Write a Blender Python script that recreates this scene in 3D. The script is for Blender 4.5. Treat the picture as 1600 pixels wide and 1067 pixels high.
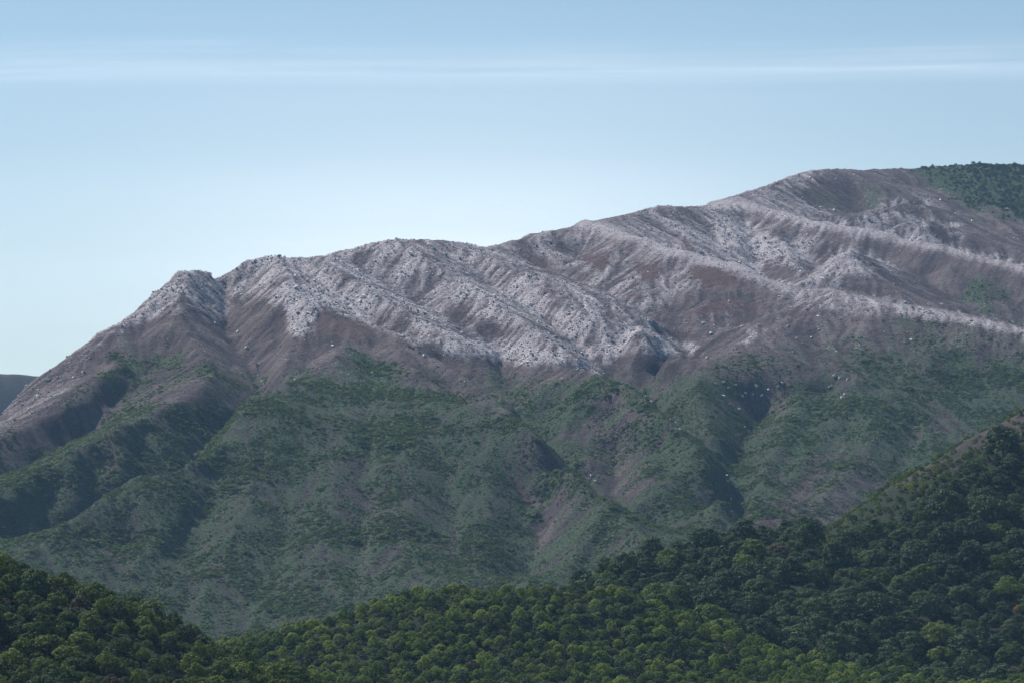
import bpy, math, random
import numpy as np
from mathutils import Vector

random.seed(7)
RNG = np.random.default_rng(7)
for o in list(bpy.data.objects):
    bpy.data.objects.remove(o)
S = bpy.context.scene
COL = S.collection
R = math.radians

# ------------------------------------------------------------------ camera
FPX, PITCH, CAMZ = 6000.0, R(6.0), 12.0
cam = bpy.data.cameras.new('camera')
cam.sensor_width = 36.0
cam.lens = FPX / 1600.0 * 36.0
cam.clip_start = 5.0
cam.clip_end = 200000.0
camo = bpy.data.objects.new('camera', cam)
camo.location = (0, 0, CAMZ)
camo.rotation_euler = (R(90) + PITCH, 0, 0)
COL.objects.link(camo)
S.camera = camo

# ------------------------------------------------------------------ sky, sun, exposure
SUN_AZ, SUN_EL = R(-50), R(51)
world = bpy.data.worlds.new('World')
S.world = world
world.use_nodes = True
wn = world.node_tree.nodes
sky = wn.new('ShaderNodeTexSky')
sky.sky_type = 'NISHITA'
sky.sun_disc = False
sky.sun_elevation = SUN_EL
sky.sun_rotation = SUN_AZ
sky.altitude = 300
sky.air_density = 1.55
sky.dust_density = 0.5
sky.ozone_density = 6.0
wn['Background'].inputs['Strength'].default_value = 0.076
world.node_tree.links.new(sky.outputs[0], wn['Background'].inputs['Color'])

sl = bpy.data.lights.new('sun', 'SUN')
sl.energy = 5.0
sl.angle = R(0.53)
sl.color = (1.0, 0.955, 0.89)
so = bpy.data.objects.new('sun', sl)
SUNV = Vector((math.sin(SUN_AZ) * math.cos(SUN_EL), math.cos(SUN_AZ) * math.cos(SUN_EL), math.sin(SUN_EL)))
so.rotation_euler = SUNV.to_track_quat('Z', 'Y').to_euler()
so.location = (0, 0, 3000)
COL.objects.link(so)

S.view_settings.view_transform = 'Standard'
S.view_settings.look = 'None'
S.view_settings.gamma = 1.0
S.view_settings.use_curve_mapping = False
S.view_settings.exposure = 0.5
S.render.engine = 'CYCLES'
S.cycles.use_denoising = True
S.cycles.max_bounces = 5
S.cycles.diffuse_bounces = 2
S.cycles.transmission_bounces = 3
S.cycles.transparent_max_bounces = 8
S.cycles.volume_bounces = 1

HAZE_DENSITY = 2.4e-5
HAZE_COLOR = (0.40, 0.66, 1.0)

# ------------------------------------------------------------------ survey: photo bearings turned into world points
CP, SP = math.cos(PITCH), math.sin(PITCH)


def at(px, py, D):
    """world point at horizontal distance D along the bearing of a photo pixel"""
    u = (px - 800.0) / FPX
    v = (533.5 - py) / FPX
    fy = CP - v * SP
    return (u / fy * D, D, CAMZ + (SP + v * CP) / fy * D)


def to_px(x, y, z):
    """numpy: world -> photo pixel (used only to carry the surveyed outlines onto the ground)"""
    zz = z - CAMZ
    dep = y * CP + zz * SP
    up = -y * SP + zz * CP
    return 800.0 + FPX * x / dep, 533.5 - FPX * up / dep


RIDGES = [
    # main skyline, left shoulder to summit
    [(-120, 735, 3800), (-60, 690, 3850), (0, 645, 3900), (40, 603, 3950), (100, 562, 4000), (150, 522, 4060), (172, 512, 4080),
     (200, 492, 4110), (240, 457, 4160), (275, 424, 4210), (300, 417, 4240), (325, 419, 4250), (345, 431, 4265), (352, 433, 4270),
     (372, 417, 4285), (395, 402, 4300), (430, 403, 4310), (445, 409, 4320), (500, 404, 4350), (545, 392, 4390), (580, 384, 4420),
     (640, 382, 4450), (655, 375, 4460), (700, 382, 4480), (750, 392, 4500), (790, 379, 4560), (820, 369, 4600), (870, 364, 4650),
     (905, 351, 4700), (960, 341, 4800), (1020, 326, 4900), (1045, 329, 4930), (1095, 329, 4990), (1130, 311, 5060),
     (1170, 301, 5150), (1215, 286, 5280), (1250, 275, 5350), (1300, 272, 5420), (1355, 269, 5480), (1420, 276, 5550), (1445, 273, 5590), (1470, 271, 5620), (1495, 275, 5640), (1515, 284, 5640), (1600, 280, 5650), (1700, 262, 5700)],
    # first spur
    [(905, 351, 4700), (940, 357, 4640), (970, 365, 4590), (1020, 380, 4510), (1060, 394, 4450), (1110, 404, 4400),
     (1150, 418, 4370), (1180, 428, 4350), (1215, 445, 4320), (1250, 456, 4300), (1300, 460, 4280), (1340, 465, 4260),
     (1400, 478, 4220), (1480, 491, 4170), (1540, 502, 4130), (1600, 515, 4090), (1700, 535, 4020)],
    # second spur
    [(1110, 319, 5030), (1160, 322, 4990), (1200, 328, 4950), (1260, 345, 4880), (1300, 352, 4840), (1340, 359, 4800),
     (1400, 371, 4750), (1440, 379, 4710), (1480, 388, 4680), (1540, 403, 4630), (1600, 418, 4580), (1700, 445, 4500)],
    # rib from the middle peak to the stream junction
    [(753, 391, 4500), (803, 409, 4420), (856, 426, 4350), (903, 443, 4290), (950, 470, 4210), (985, 482, 4170), (1015, 492, 4140)],
    # gully beyond that rib
    [(840, 414, 4440), (887, 431, 4345), (966, 459, 4225), (1019, 492, 4130), (1025, 507, 4110)],
    [(1025, 514, 4095), (1045, 525, 4065), (1066, 536, 4030), (1075, 548, 4005), (1106, 557, 3975)],
    [(1000, 508, 4085), (966, 536, 4010), (975, 555, 3975), (931, 592, 3885)],
    [(994, 502, 4125), (1000, 520, 4070), (1030, 540, 4025), (1040, 560, 3965)],
    # cone between the spurs
    [(1290, 415, 4590), (1325, 391, 4600), (1360, 406, 4610), (1420, 440, 4570), (1470, 476, 4480)],
    [(1255, 442, 4500), (1340, 453, 4470), (1410, 462, 4445)],
    # mounds behind the second spur
    [(1335, 347, 4980), (1370, 331, 5040), (1410, 320, 5080), (1450, 322, 5080), (1470, 331, 5050)],
    [(1385, 361, 4890), (1410, 352, 4910), (1450, 347, 4920), (1490, 359, 4900), (1505, 371, 4870)],
    # left gully
    [(352, 440, 4240), (356, 515, 4030), (388, 551, 3940), (405, 582, 3860), (407, 618, 3780), (362, 647, 3690), (335, 669, 3640),
     (321, 681, 3610), (303, 714, 3545), (293, 730, 3515), (240, 768, 3475), (150, 825, 3370), (60, 880, 3270)],
    # ridge with the front slope
    [(470, 603, 3810), (440, 610, 3770), (394, 630, 3700), (375, 650, 3640), (365, 680, 3590), (340, 712, 3530), (310, 728, 3490),
     (256, 746, 3450), (213, 756, 3420), (157, 787, 3370), (110, 826, 3310), (59, 870, 3240), (0, 910, 3180), (-80, 960, 3100)],
    # ridge left of the left gully
    [(335, 590, 3870), (315, 610, 3810), (276, 637, 3750), (252, 645, 3720), (197, 668, 3660), (118, 705, 3570), (39, 763, 3460),
     (0, 782, 3420), (-80, 825, 3340)],
    [(200, 592, 3880), (170, 630, 3780), (155, 647, 3745), (100, 687, 3665), (60, 707, 3625), (0, 739, 3565), (-80, 780, 3500)],
    [(180, 570, 3940), (138, 618, 3840), (75, 653, 3780), (28, 675, 3740), (0, 690, 3720), (-80, 730, 3650)],
    # ridge right of the bowl
    [(777, 634, 3690), (824, 674, 3600), (863, 706, 3540), (907, 752, 3460), (950, 796, 3380), (988, 830, 3310), (1019, 858, 3260),
     (1060, 900, 3180)],
    # gully behind it
    [(690, 567, 3910), (730, 597, 3825), (760, 614, 3790), (806, 653, 3660), (840, 681, 3592), (870, 708, 3538), (925, 754, 3450),
     (937, 779, 3402), (972, 808, 3350), (1019, 852, 3275)],
    [(639, 543, 3975), (694, 573, 3900), (737, 597, 3840), (777, 616, 3775), (800, 636, 3720)],
    [(784, 562, 3945), (800, 590, 3860), (806, 640, 3690)],
    # chute under the ridge
    [(885, 735, 3490), (866, 765, 3430), (848, 810, 3335), (828, 870, 3230), (818, 905, 3170)],
    # dome
    [(880, 584, 3895), (933, 596, 3850), (980, 610, 3790), (1015, 632, 3735), (1043, 663, 3670), (1086, 706, 3575), (1118, 750, 3485),
     (1126, 779, 3425), (1128, 815, 3375)],
    [(1007, 716, 3575), (1011, 748, 3505), (984, 791, 3410), (1000, 840, 3300)],
    [(960, 690, 3625), (965, 740, 3500), (955, 775, 3425)],
    # main gully
    [(1050, 572, 3935), (1035, 584, 3890), (1017, 611, 3795), (1022, 630, 3735), (1041, 652, 3675), (1056, 668, 3637), (1071, 695, 3575),
     (1100, 722, 3515), (1126, 746, 3458), (1135, 760, 3432), (1141, 788, 3385), (1139, 820, 3335), (1120, 865, 3260)],
    # nose between gullies
    [(1085, 590, 3900), (1090, 612, 3850), (1098, 645, 3770), (1112, 690, 3645), (1130, 735, 3510)],
    # amphitheatre rim and floor
    [(1110, 566, 3960), (1150, 588, 3915), (1165, 592, 3905), (1193, 575, 3950), (1244, 568, 3970), (1303, 585, 3930), (1334, 593, 3905)],
    [(1195, 615, 3850), (1185, 640, 3780), (1165, 675, 3650), (1142, 728, 3520)],
    [(1240, 610, 3885), (1290, 618, 3870)],
    # ribs right of the main gully
    [(1263, 582, 3945), (1250, 630, 3860), (1225, 690, 3710), (1190, 750, 3570), (1152, 826, 3370)],
    [(1400, 600, 3915), (1375, 655, 3790), (1383, 677, 3745), (1360, 700, 3700), (1336, 736, 3625), (1265, 807, 3470), (1220, 850, 3370)],
    [(1320, 660, 3775), (1290, 710, 3650), (1240, 780, 3490)],
    [(1430, 660, 3775), (1410, 710, 3650), (1370, 760, 3540), (1330, 800, 3450)],
]
# gullies lie deeper (+), ribs stand prouder (-) than the first survey, metres along the line of sight
DEPTH = [0, 0, 0, -15, 45, 40, 40, -25, -10, 15, 0, 0, 48, -30, -30, 45, -25, -30, 60, -25, 35, 55, -35, -25, 40, 100, -20, -10, 75, 30, -25, -35, 30, 40]
# secondary ribs and gullies: (depth beyond or before the fitted slope, bearings)
DEPTH = [d if i < 12 else d * (0.55 if i >= 30 else 1.35) for i, d in enumerate(DEPTH)]
DETAIL = [
    (-28, [(500, 410), (560, 450), (640, 495), (720, 540), (790, 558)]), (40, [(545, 400), (600, 440), (690, 492), (760, 524), (815, 560)]),
    (-30, [(640, 390), (700, 430), (780, 480), (850, 530), (905, 562)]), (40, [(700, 392), (760, 438), (840, 488), (900, 530), (935, 580)]),
    (-22, [(760, 405), (830, 450), (900, 490), (950, 530)]), (34, [(470, 420), (520, 455), (590, 500), (650, 530)]),
    (-22, [(430, 415), (450, 455), (475, 500)]), (26, [(405, 415), (400, 450), (385, 490), (375, 520)]),
    (-18, [(1180, 436), (1100, 472), (1040, 500)]), (22, [(1130, 455), (1075, 492), (1040, 516)]), (26, [(1250, 472), (1150, 512), (1090, 537)]),
    (-20, [(1205, 492), (1120, 523)]), (-18, [(1300, 480), (1230, 520), (1180, 555)]), (18, [(1340, 490), (1290, 530), (1250, 560)]),
    (24, [(940, 368), (905, 392), (880, 415)]), (-18, [(975, 378), (940, 405), (910, 428)]), (24, [(1010, 388), (975, 418), (950, 448)]),
    (-16, [(1050, 402), (1015, 432), (990, 462)]), (22, [(1090, 412), (1060, 440), (1035, 475)]),
    (30, [(1165, 345), (1182, 385), (1175, 418)]), (-25, [(1140, 345), (1152, 385), (1160, 412)]), (26, [(1105, 348), (1120, 378), (1130, 402)]),
    (-25, [(1210, 362), (1232, 395), (1250, 425)]), (30, [(1240, 372), (1265, 408), (1275, 440)]), (-20, [(1285, 378), (1300, 400)]),
    (-18, [(1050, 340), (1070, 365), (1085, 390)]), (22, [(1030, 345), (1045, 370), (1060, 388)]),
    (24, [(275, 440), (250, 485), (215, 530)]), (26, [(318, 430), (325, 470), (345, 505)]), (-22, [(295, 430), (285, 480), (262, 520)]),
    (-24, [(290, 520), (310, 552), (328, 585)]), (26, [(265, 540), (250, 570), (215, 590)]), (22, [(350, 545), (370, 575), (395, 600)]),
    (28, [(435, 500), (424, 550), (414, 592)]), (-20, [(455, 520), (446, 570), (428, 608)]), (24, [(560, 545), (580, 575), (600, 604)]),
    (24, [(490, 545), (478, 580)]), (-18, [(525, 545), (520, 585)]), (-18, [(620, 548), (660, 590)]), (26, [(655, 555), (700, 600), (740, 628)]),
    (-8, [(440, 690), (400, 760), (360, 840), (330, 930)]), (8, [(480, 680), (450, 760), (430, 840), (400, 940)]),
    (-6, [(540, 690), (520, 760), (500, 850), (480, 930)]), (9, [(580, 690), (575, 760), (560, 850), (540, 910)]),
    (-6, [(640, 680), (650, 740), (640, 820), (650, 900)]), (12, [(690, 700), (700, 760), (690, 830), (700, 900)]),
    (-8, [(740, 690), (770, 760), (760, 830), (770, 900)]), (16, [(800, 705), (822, 770), (806, 840), (800, 900)]),
    (24, [(930, 778), (890, 850), (860, 905)]), (-14, [(945, 795), (905, 860), (880, 905)]), (24, [(965, 812), (930, 865), (905, 905)]),
    (26, [(232, 662), (216, 720)]), (30, [(162, 690), (142, 762)]), (30, [(92, 728), (72, 802)]), (-22, [(195, 682), (182, 745)]),
    (-22, [(125, 712), (112, 785)]), (28, [(45, 770), (20, 840)]), (-20, [(320, 745), (260, 830), (210, 900)]), (24, [(360, 720), (310, 800), (270, 880)]),
    (-24, [(1335, 622), (1292, 682), (1232, 762), (1182, 830)]), (26, [(1292, 612), (1262, 672), (1212, 747), (1166, 812)]),
    (26, [(1425, 540), (1402, 580), (1372, 612)]), (26, [(1500, 560), (1480, 612)]), (-20, [(1460, 545), (1440, 600)]), (24, [(1560, 560), (1530, 620)]),
    (22, [(880, 610), (860, 645), (850, 670)]), (-22, [(905, 612), (890, 650), (885, 690)]), (24, [(1060, 720), (1075, 770), (1090, 820)]),
    (-20, [(1040, 700), (1050, 760), (1060, 830)]), (26, [(1330, 300), (1330, 330)]), (20, [(1480, 400), (1500, 430)]), (24, [(1400, 400), (1450, 440), (1500, 468)]),
    (-16, [(1440, 395), (1500, 425), (1560, 450)]), (24, [(1520, 410), (1570, 435)]), (22, [(1540, 345), (1560, 385)]),
]
SPOTS = [
    # left massif
    (310, 470, 4130), (300, 520, 4030), (250, 510, 4060), (200, 540, 4010), (240, 580, 3920), (150, 590, 3930), (300, 570, 3920),
    (50, 622, 3890), (0, 667, 3820), (430, 520, 4030), (440, 570, 3900), (460, 590, 3850), (420, 480, 4120), (390, 470, 4150),
    (450, 450, 4180), (480, 480, 4090), (560, 440, 4220), (600, 480, 4110), (650, 500, 4060), (700, 450, 4230), (750, 500, 4070),
    (800, 470, 4170), (850, 520, 4040), (900, 490, 4130), (900, 550, 3970), (600, 520, 4010), (560, 530, 3980), (500, 540, 3960),
    (540, 570, 3880), (600, 570, 3880), (700, 545, 3960), (820, 570, 3925), (870, 581, 3905),
    (250, 690, 3620), (180, 740, 3520), (100, 790, 3420),
    # front slope
    (540, 600, 3800), (640, 607, 3770), (700, 622, 3735), (760, 633, 3700), (500, 640, 3690), (600, 660, 3630), (700, 670, 3610),
    (780, 690, 3570), (450, 720, 3490), (400, 780, 3390), (300, 800, 3360), (200, 860, 3270), (350, 880, 3240), (500, 800, 3370),
    (450, 900, 3210), (350, 985, 3080), (250, 950, 3120), (550, 880, 3230), (600, 800, 3350), (600, 720, 3490), (650, 760, 3450),
    (650, 850, 3310), (600, 900, 3200), (700, 900, 3200), (750, 820, 3370), (780, 740, 3500), (800, 900, 3180), (500, 700, 3540),
    (900, 800, 3365), (885, 850, 3265), (940, 850, 3265), (960, 890, 3190),
    # dome face
    (880, 640, 3740), (900, 700, 3590), (960, 660, 3700), (1060, 780, 3420), (1080, 830, 3320), (1040, 710, 3585), (850, 620, 3780),
    # first spur face and plateau
    (900, 400, 4520), (960, 410, 4450), (1000, 440, 4330), (1050, 430, 4370), (1100, 440, 4310), (1100, 480, 4200), (1150, 470, 4240),
    (1200, 480, 4210), (1200, 520, 4100), (1150, 540, 4020), (1250, 520, 4100), (1350, 530, 4060), (1450, 520, 4090), (1550, 545, 4020),
    (1600, 560, 3990), (1300, 550, 4010), (1420, 560, 3990), (1500, 600, 3930), (1600, 600, 3920), (1600, 650, 3830), (1500, 650, 3820),
    (1700, 600, 3900), (1500, 720, 3650), (1600, 720, 3650), (1700, 720, 3650), (1450, 620, 3870),
    # bowl behind the first spur
    (1100, 393, 4640), (1060, 375, 4700), (1180, 418, 4650), (1250, 440, 4510), (1400, 470, 4435), (1500, 485, 4440), (1600, 505, 4400),
    (1140, 340, 4900), (1200, 362, 4800), (1250, 400, 4720), (1165, 350, 4880), (1182, 385, 4760), (1120, 360, 4800), (1050, 350, 4810),
    (1450, 430, 4620), (1520, 450, 4560), (1600, 470, 4510), (1380, 410, 4690),
    # behind the second spur
    (1270, 331, 5120), (1310, 336, 5080), (1300, 305, 5220), (1350, 300, 5260), (1420, 312, 5200), (1420, 292, 5370), (1400, 346, 4990),
    (1440, 339, 5030), (1440, 373, 4850), (1550, 360, 5010), (1600, 380, 4930), (1580, 320, 5270), (1500, 312, 5260), (1550, 396, 4840),
    (1600, 406, 4800), (1500, 385, 4870),
    # foothills: left hill (bare ground, trees stand on it)
    (-80, 880, 1340), (0, 893, 1330), (60, 908, 1330), (150, 932, 1325), (220, 962, 1320), (280, 995, 1315), (330, 1030, 1310),
    (400, 1070, 1300), (0, 1067, 1235), (100, 1067, 1240), (200, 1067, 1250), (-80, 1067, 1230), (100, 985, 1280), (0, 985, 1280),
    # knoll
    (400, 1013, 1680), (480, 988, 1690), (540, 966, 1700), (600, 942, 1710), (660, 929, 1720), (760, 925, 1730), (870, 924, 1740),
    (940, 922, 1750), (1000, 945, 1740), (1060, 985, 1720), (1110, 1020, 1700), (1200, 1060, 1670), (700, 1000, 1665), (700, 1067, 1615),
    (500, 1040, 1645), (900, 1000, 1690), (900, 1067, 1640), (1050, 1067, 1655), (420, 1080, 1610), (600, 1067, 1615), (800, 1060, 1625),
    # ditch
    (1040, 960, 1850), (1100, 990, 1820), (1200, 1020, 1800), (1350, 1075, 1790),
    # right hill
    (870, 950, 1975), (900, 920, 2000), (960, 904, 2020), (1020, 893, 2040), (1100, 875, 2060), (1200, 868, 2090), (1290, 840, 2110),
    (1340, 793, 2130), (1400, 750, 2150), (1470, 714, 2170), (1520, 678, 2190), (1600, 640, 2210), (1700, 592, 2240),
    (1100, 930, 1960), (1200, 935, 1960), (1250, 920, 1965), (1300, 900, 2000), (1400, 850, 2050), (1500, 800, 2085), (1600, 750, 2115),
    (1600, 900, 1990), (1500, 950, 1940), (1400, 980, 1910), (1300, 1000, 1885), (1600, 1067, 1850), (1450, 1067, 1840), (1700, 1000, 1900),
    (1700, 750, 2120),
]


def world_points():
    pts = []
    for line, dd in zip(RIDGES, DEPTH):
        w = [np.array(at(p[0], p[1], p[2] + dd * (0.4 if k == 0 else 1.0))) for k, p in enumerate(line)]
        for a, b in zip(w[:-1], w[1:]):
            n = max(1, int(np.linalg.norm(b - a) / 26))
            for k in range(n):
                pts.append(a + (b - a) * k / n)
        pts.append(w[-1])
    # the far side of the skyline falls away
    for p in RIDGES[0][::2]:
        a = np.array(at(*p))
        pts.append(a + (0, 120, -42))
        pts.append(a + (0, 420, -150))
    # hidden floors just behind the spurs
    for p, dd, dz in ((RIDGES[1], 120, -44), (RIDGES[2], 100, -34)):
        for q in p[4:]:
            pts.append(np.array(at(*q)) + (0, dd, dz))
    for p in SPOTS:
        pts.append(np.array(at(*p)))
    for q in ((1370, 331, 5040), (1410, 320, 5080), (1450, 322, 5080), (1410, 352, 4910), (1450, 347, 4920)):
        pts.append(np.array(at(*q)) + (0, 50, -14))
    for q in ((1325, 391, 4600),):
        pts.append(np.array(at(*q)) + (0, 60, -14))
    # behind the foothills and the plain before them
    for px, py, D in ((0, 893, 1330), (150, 932, 1325), (280, 995, 1315)):
        a = np.array(at(px, py, D)); pts.append(a + (0, 90, -26)); pts.append(a + (0, 200, -40))
    for px, py, D in ((480, 988, 1690), (600, 942, 1710), (760, 925, 1730)):
        a = np.array(at(px, py, D)); pts.append(a + (0, 90, -26)); pts.append(a + (0, 220, -40))
    for px, py, D in ((960, 899, 2020), (1100, 864, 2060), (1290, 830, 2110), (1400, 750, 2150), (1520, 678, 2190), (1700, 592, 2240)):
        a = np.array(at(px, py, D)); pts.append(a + (0, 120, -34)); pts.append(a + (0, 330, -85))
    for x in range(-900, 901, 150):
        pts.append(np.array((x, 1000, 4))); pts.append(np.array((x, 1120, 8)))
    for x in range(-600, 601, 150):
        pts.append(np.array((x, 2900, 62))); pts.append(np.array((x, 2600, 48)))
    for x in (-500, -250, 0):
        pts.append(np.array((x, 1500, 18))); pts.append(np.array((x, 2100, 30)))
    return np.array(pts)


CTRL = world_points()


def rbf_fit(P, lam):
    d = np.sqrt(((P[:, None, :2] - P[None, :, :2]) ** 2).sum(-1))
    n = len(P)
    A = np.zeros((n + 3, n + 3))
    A[:n, :n] = -d + lam * np.eye(n)
    A[:n, n] = 1
    A[:n, n + 1:] = P[:, :2] / 1000
    A[n:, :n] = A[:n, n:].T
    b = np.zeros(n + 3)
    b[:n] = P[:, 2]
    return np.linalg.solve(A, b)


WGT = rbf_fit(CTRL, 2.0)


def rbf_eval(x, y):
    out = np.empty(x.size)
    X, Y = x.ravel().astype(np.float32), y.ravel().astype(np.float32)
    px, py = CTRL[:, 0].astype(np.float32), CTRL[:, 1].astype(np.float32)
    n = len(CTRL)
    w = (-WGT[:n]).astype(np.float32)
    for i in range(0, X.size, 4096):
        d = np.hypot(X[i:i + 4096, None] - px, Y[i:i + 4096, None] - py)
        out[i:i + 4096] = d @ w
    out += WGT[n] + WGT[n + 1] * X / 1000 + WGT[n + 2] * Y / 1000
    return out.reshape(x.shape)


# ------------------------------------------------------------------ numpy noise
def _hash(ix, iy, seed):
    h = (ix.astype(np.int64) * 374761393 + iy.astype(np.int64) * 668265263 + seed * 974711) & 0x7fffffff
    h = ((h ^ (h >> 13)) * 1274126177) & 0x7fffffff
    return (h ^ (h >> 16)) & 0xffff


def perlin(x, y, seed=0):
    ix, iy = np.floor(x), np.floor(y)
    fx, fy = x - ix, y - iy
    ux, uy = fx * fx * fx * (fx * (fx * 6 - 15) + 10), fy * fy * fy * (fy * (fy * 6 - 15) + 10)
    def g(dx, dy):
        a = _hash(ix + dx, iy + dy, seed) * (2 * math.pi / 65536)
        return np.cos(a) * (fx - dx) + np.sin(a) * (fy - dy)
    a = g(0, 0) * (1 - ux) + g(1, 0) * ux
    b = g(0, 1) * (1 - ux) + g(1, 1) * ux
    return (a * (1 - uy) + b * uy) * 1.5


def fbm(x, y, s, octv=4, seed=0, gain=0.5):
    t, a = 0, 1.0
    for k in range(octv):
        t = t + a * perlin(x / s, y / s, seed + 17 * k)
        s *= 0.5
        a *= gain
    return t


def ridged(x, y, s, octv=4, seed=0, gain=0.5):
    t, a = 0, 1.0
    for k in range(octv):
        t = t + a * (1 - 2 * np.abs(perlin(x / s, y / s, seed + 31 * k)))
        s *= 0.5
        a *= gain
    return t


# ------------------------------------------------------------------ heightfields
class Field:
    def __init__(s, x0, x1, y0, y1, d):
        s.x0, s.y0, s.d = x0, y0, d
        s.nx, s.ny = int((x1 - x0) / d) + 1, int((y1 - y0) / d) + 1
        s.X, s.Y = np.meshgrid(x0 + d * np.arange(s.nx), y0 + d * np.arange(s.ny))
        s.H = None

    def sample(s, x, y, A=None):
        A = s.H if A is None else A
        fx = np.clip((x - s.x0) / s.d, 0, s.nx - 1.001)
        fy = np.clip((y - s.y0) / s.d, 0, s.ny - 1.001)
        i, j = fx.astype(int), fy.astype(int)
        u, v = fx - i, fy - j
        return (A[j, i] * (1 - u) + A[j, i + 1] * u) * (1 - v) + (A[j + 1, i] * (1 - u) + A[j + 1, i + 1] * u) * v


base = Field(-1150, 1150, 980, 6200, 10)
base.H = rbf_eval(base.X, base.Y)


def sight(px, py):
    """horizontal distance at which a bearing first meets the fitted land beyond the foothills"""
    D = np.arange(2950.0, 5700.0, 5.0)
    ux, _, uz = at(px, py, 1.0)
    hit = base.sample(ux * D, D) >= CAMZ + (uz - CAMZ) * D
    return D[np.argmax(hit)] if hit.any() else None


extra, LAID = [], []
for dd, line in DETAIL:
    if line[0][0] > 1000:
        dd = dd * 0.45
    elif line[0][1] < 470:
        dd = dd * 0.7
    w = []
    for k, (a_, b_) in enumerate(line):
        D_ = sight(a_, b_)
        if D_ is not None and (not w or abs(D_ - w[-1][1]) < 350):
            w.append(np.array(at(a_, b_, D_ + dd * (0.5 if k in (0, len(line) - 1) else 1.0))))
    LAID.append((dd, w))
    for a_, b_ in zip(w[:-1], w[1:]):
        n_ = max(1, int(np.linalg.norm(b_ - a_) / 22))
        for k in range(n_ + 1):
            extra.append(a_ + (b_ - a_) * k / n_)
CTRL = np.vstack([CTRL, np.array(extra)])
WGT = rbf_fit(CTRL, 2.0)
base.H = rbf_eval(base.X, base.Y)


def smooth(A, n=1):
    for _ in range(n):
        P = np.pad(A, 1, mode='edge')
        A = 0.25 * P[1:-1, 1:-1] + 0.125 * (P[:-2, 1:-1] + P[2:, 1:-1] + P[1:-1, :-2] + P[1:-1, 2:]) + \
            0.0625 * (P[:-2, :-2] + P[:-2, 2:] + P[2:, :-2] + P[2:, 2:])
    return A


mt = Field(-1100, 1100, 2800, 6100, 5)
mt.H = base.sample(mt.X, mt.Y)
mt.H += 1.2 * fbm(mt.X, mt.Y, 80, 3, 5) + 0.5 * ridged(mt.X, mt.Y, 40, 3, 9)


def erode(F, rounds=5, k=0.055, diff=0.10):
    """running water: each round sends the rain of every cell down its steepest side and cuts where much water runs"""
    ny, nx = F.H.shape
    offs = [(-1, -1), (-1, 0), (-1, 1), (0, -1), (0, 1), (1, -1), (1, 0), (1, 1)]
    dist = [1.4142, 1, 1.4142, 1, 1, 1.4142, 1, 1.4142]
    acc_out = None
    for r in range(rounds):
        H = F.H
        P = np.pad(H, 1, mode='edge')
        best = np.zeros_like(H)
        rec = np.arange(H.size).reshape(H.shape).copy()
        idx = np.arange(H.size).reshape(H.shape)
        Pi = np.pad(idx, 1, mode='edge')
        for (dy, dx), L in zip(offs, dist):
            N = P[1 + dy:1 + dy + ny, 1 + dx:1 + dx + nx]
            sl = (H - N) / (L * F.d)
            m = sl > best
            best[m] = sl[m]
            rec[m] = Pi[1 + dy:1 + dy + ny, 1 + dx:1 + dx + nx][m]
        order = np.argsort(-H.ravel(), kind='stable').tolist()
        rl = rec.ravel().tolist()
        acc = [1.0] * H.size
        for i in order:
            j = rl[i]
            if j != i:
                acc[j] += acc[i]
        acc = np.array(acc).reshape(H.shape)
        cut = k * np.power(acc * F.d * F.d, 0.42) * np.minimum(best, 0.9)
        F.H = H - smooth(np.minimum(cut, 2.2), 1)
        F.H += diff * (smooth(F.H, 1) - F.H)
        acc_out = acc
    return acc_out


ACC = erode(mt, 5, 0.030, 0.04)
LOGACC = np.clip((smooth(np.log(ACC), 1) - 0.3) / 3.2, 0, 1)



def crease(F, line, amp, wid):
    """a sharp crest (+) or a V-shaped cut (-) along a line of the survey"""
    for a_, b_ in zip(line[:-1], line[1:]):
        m_ = wid * 4
        i0 = max(0, int((min(a_[0], b_[0]) - m_ - F.x0) / F.d)); i1 = min(F.nx, int((max(a_[0], b_[0]) + m_ - F.x0) / F.d) + 2)
        j0 = max(0, int((min(a_[1], b_[1]) - m_ - F.y0) / F.d)); j1 = min(F.ny, int((max(a_[1], b_[1]) + m_ - F.y0) / F.d) + 2)
        if i1 <= i0 or j1 <= j0:
            continue
        X_, Y_ = F.X[j0:j1, i0:i1], F.Y[j0:j1, i0:i1]
        dx, dy = b_[0] - a_[0], b_[1] - a_[1]
        t = np.clip(((X_ - a_[0]) * dx + (Y_ - a_[1]) * dy) / (dx * dx + dy * dy + 1e-6), 0, 1)
        d_ = np.hypot(X_ - a_[0] - t * dx, Y_ - a_[1] - t * dy)
        v = np.exp(-d_ / wid)
        C = CREASE_P if amp > 0 else CREASE_N
        C[j0:j1, i0:i1] = np.maximum(C[j0:j1, i0:i1], abs(amp) * v)


CREASE_P, CREASE_N = np.zeros(mt.H.shape), np.zeros(mt.H.shape)
for i_ in (1, 2):
    crease(mt, [at(*p) for p in RIDGES[i_]], 1.0, 36)
SPUR = np.clip(CREASE_P * 1.25, 0, 1)          # closeness to the two smooth gravel spurs
CREASE_P[:] = 0
for i_, line_ in enumerate(RIDGES):
    dd_ = DEPTH[i_] if i_ > 2 else -28
    if i_ in (10, 11):
        dd_ = -14
    if i_ > 0 and dd_:
        crease(mt, [at(p[0], p[1], p[2] + (DEPTH[i_] if k else DEPTH[i_] * 0.4)) for k, p in enumerate(line_)], -np.sign(dd_) * min(12.0, abs(dd_) * 0.20), 15)
for dd_, line_ in LAID:
    crease(mt, line_, -np.sign(dd_) * min(4.0, abs(dd_) * 0.13), 9)
wob = 1 + 0.45 * fbm(mt.X, mt.Y, 40, 2, 301)
mt.H += (CREASE_P - CREASE_N) * wob


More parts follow.
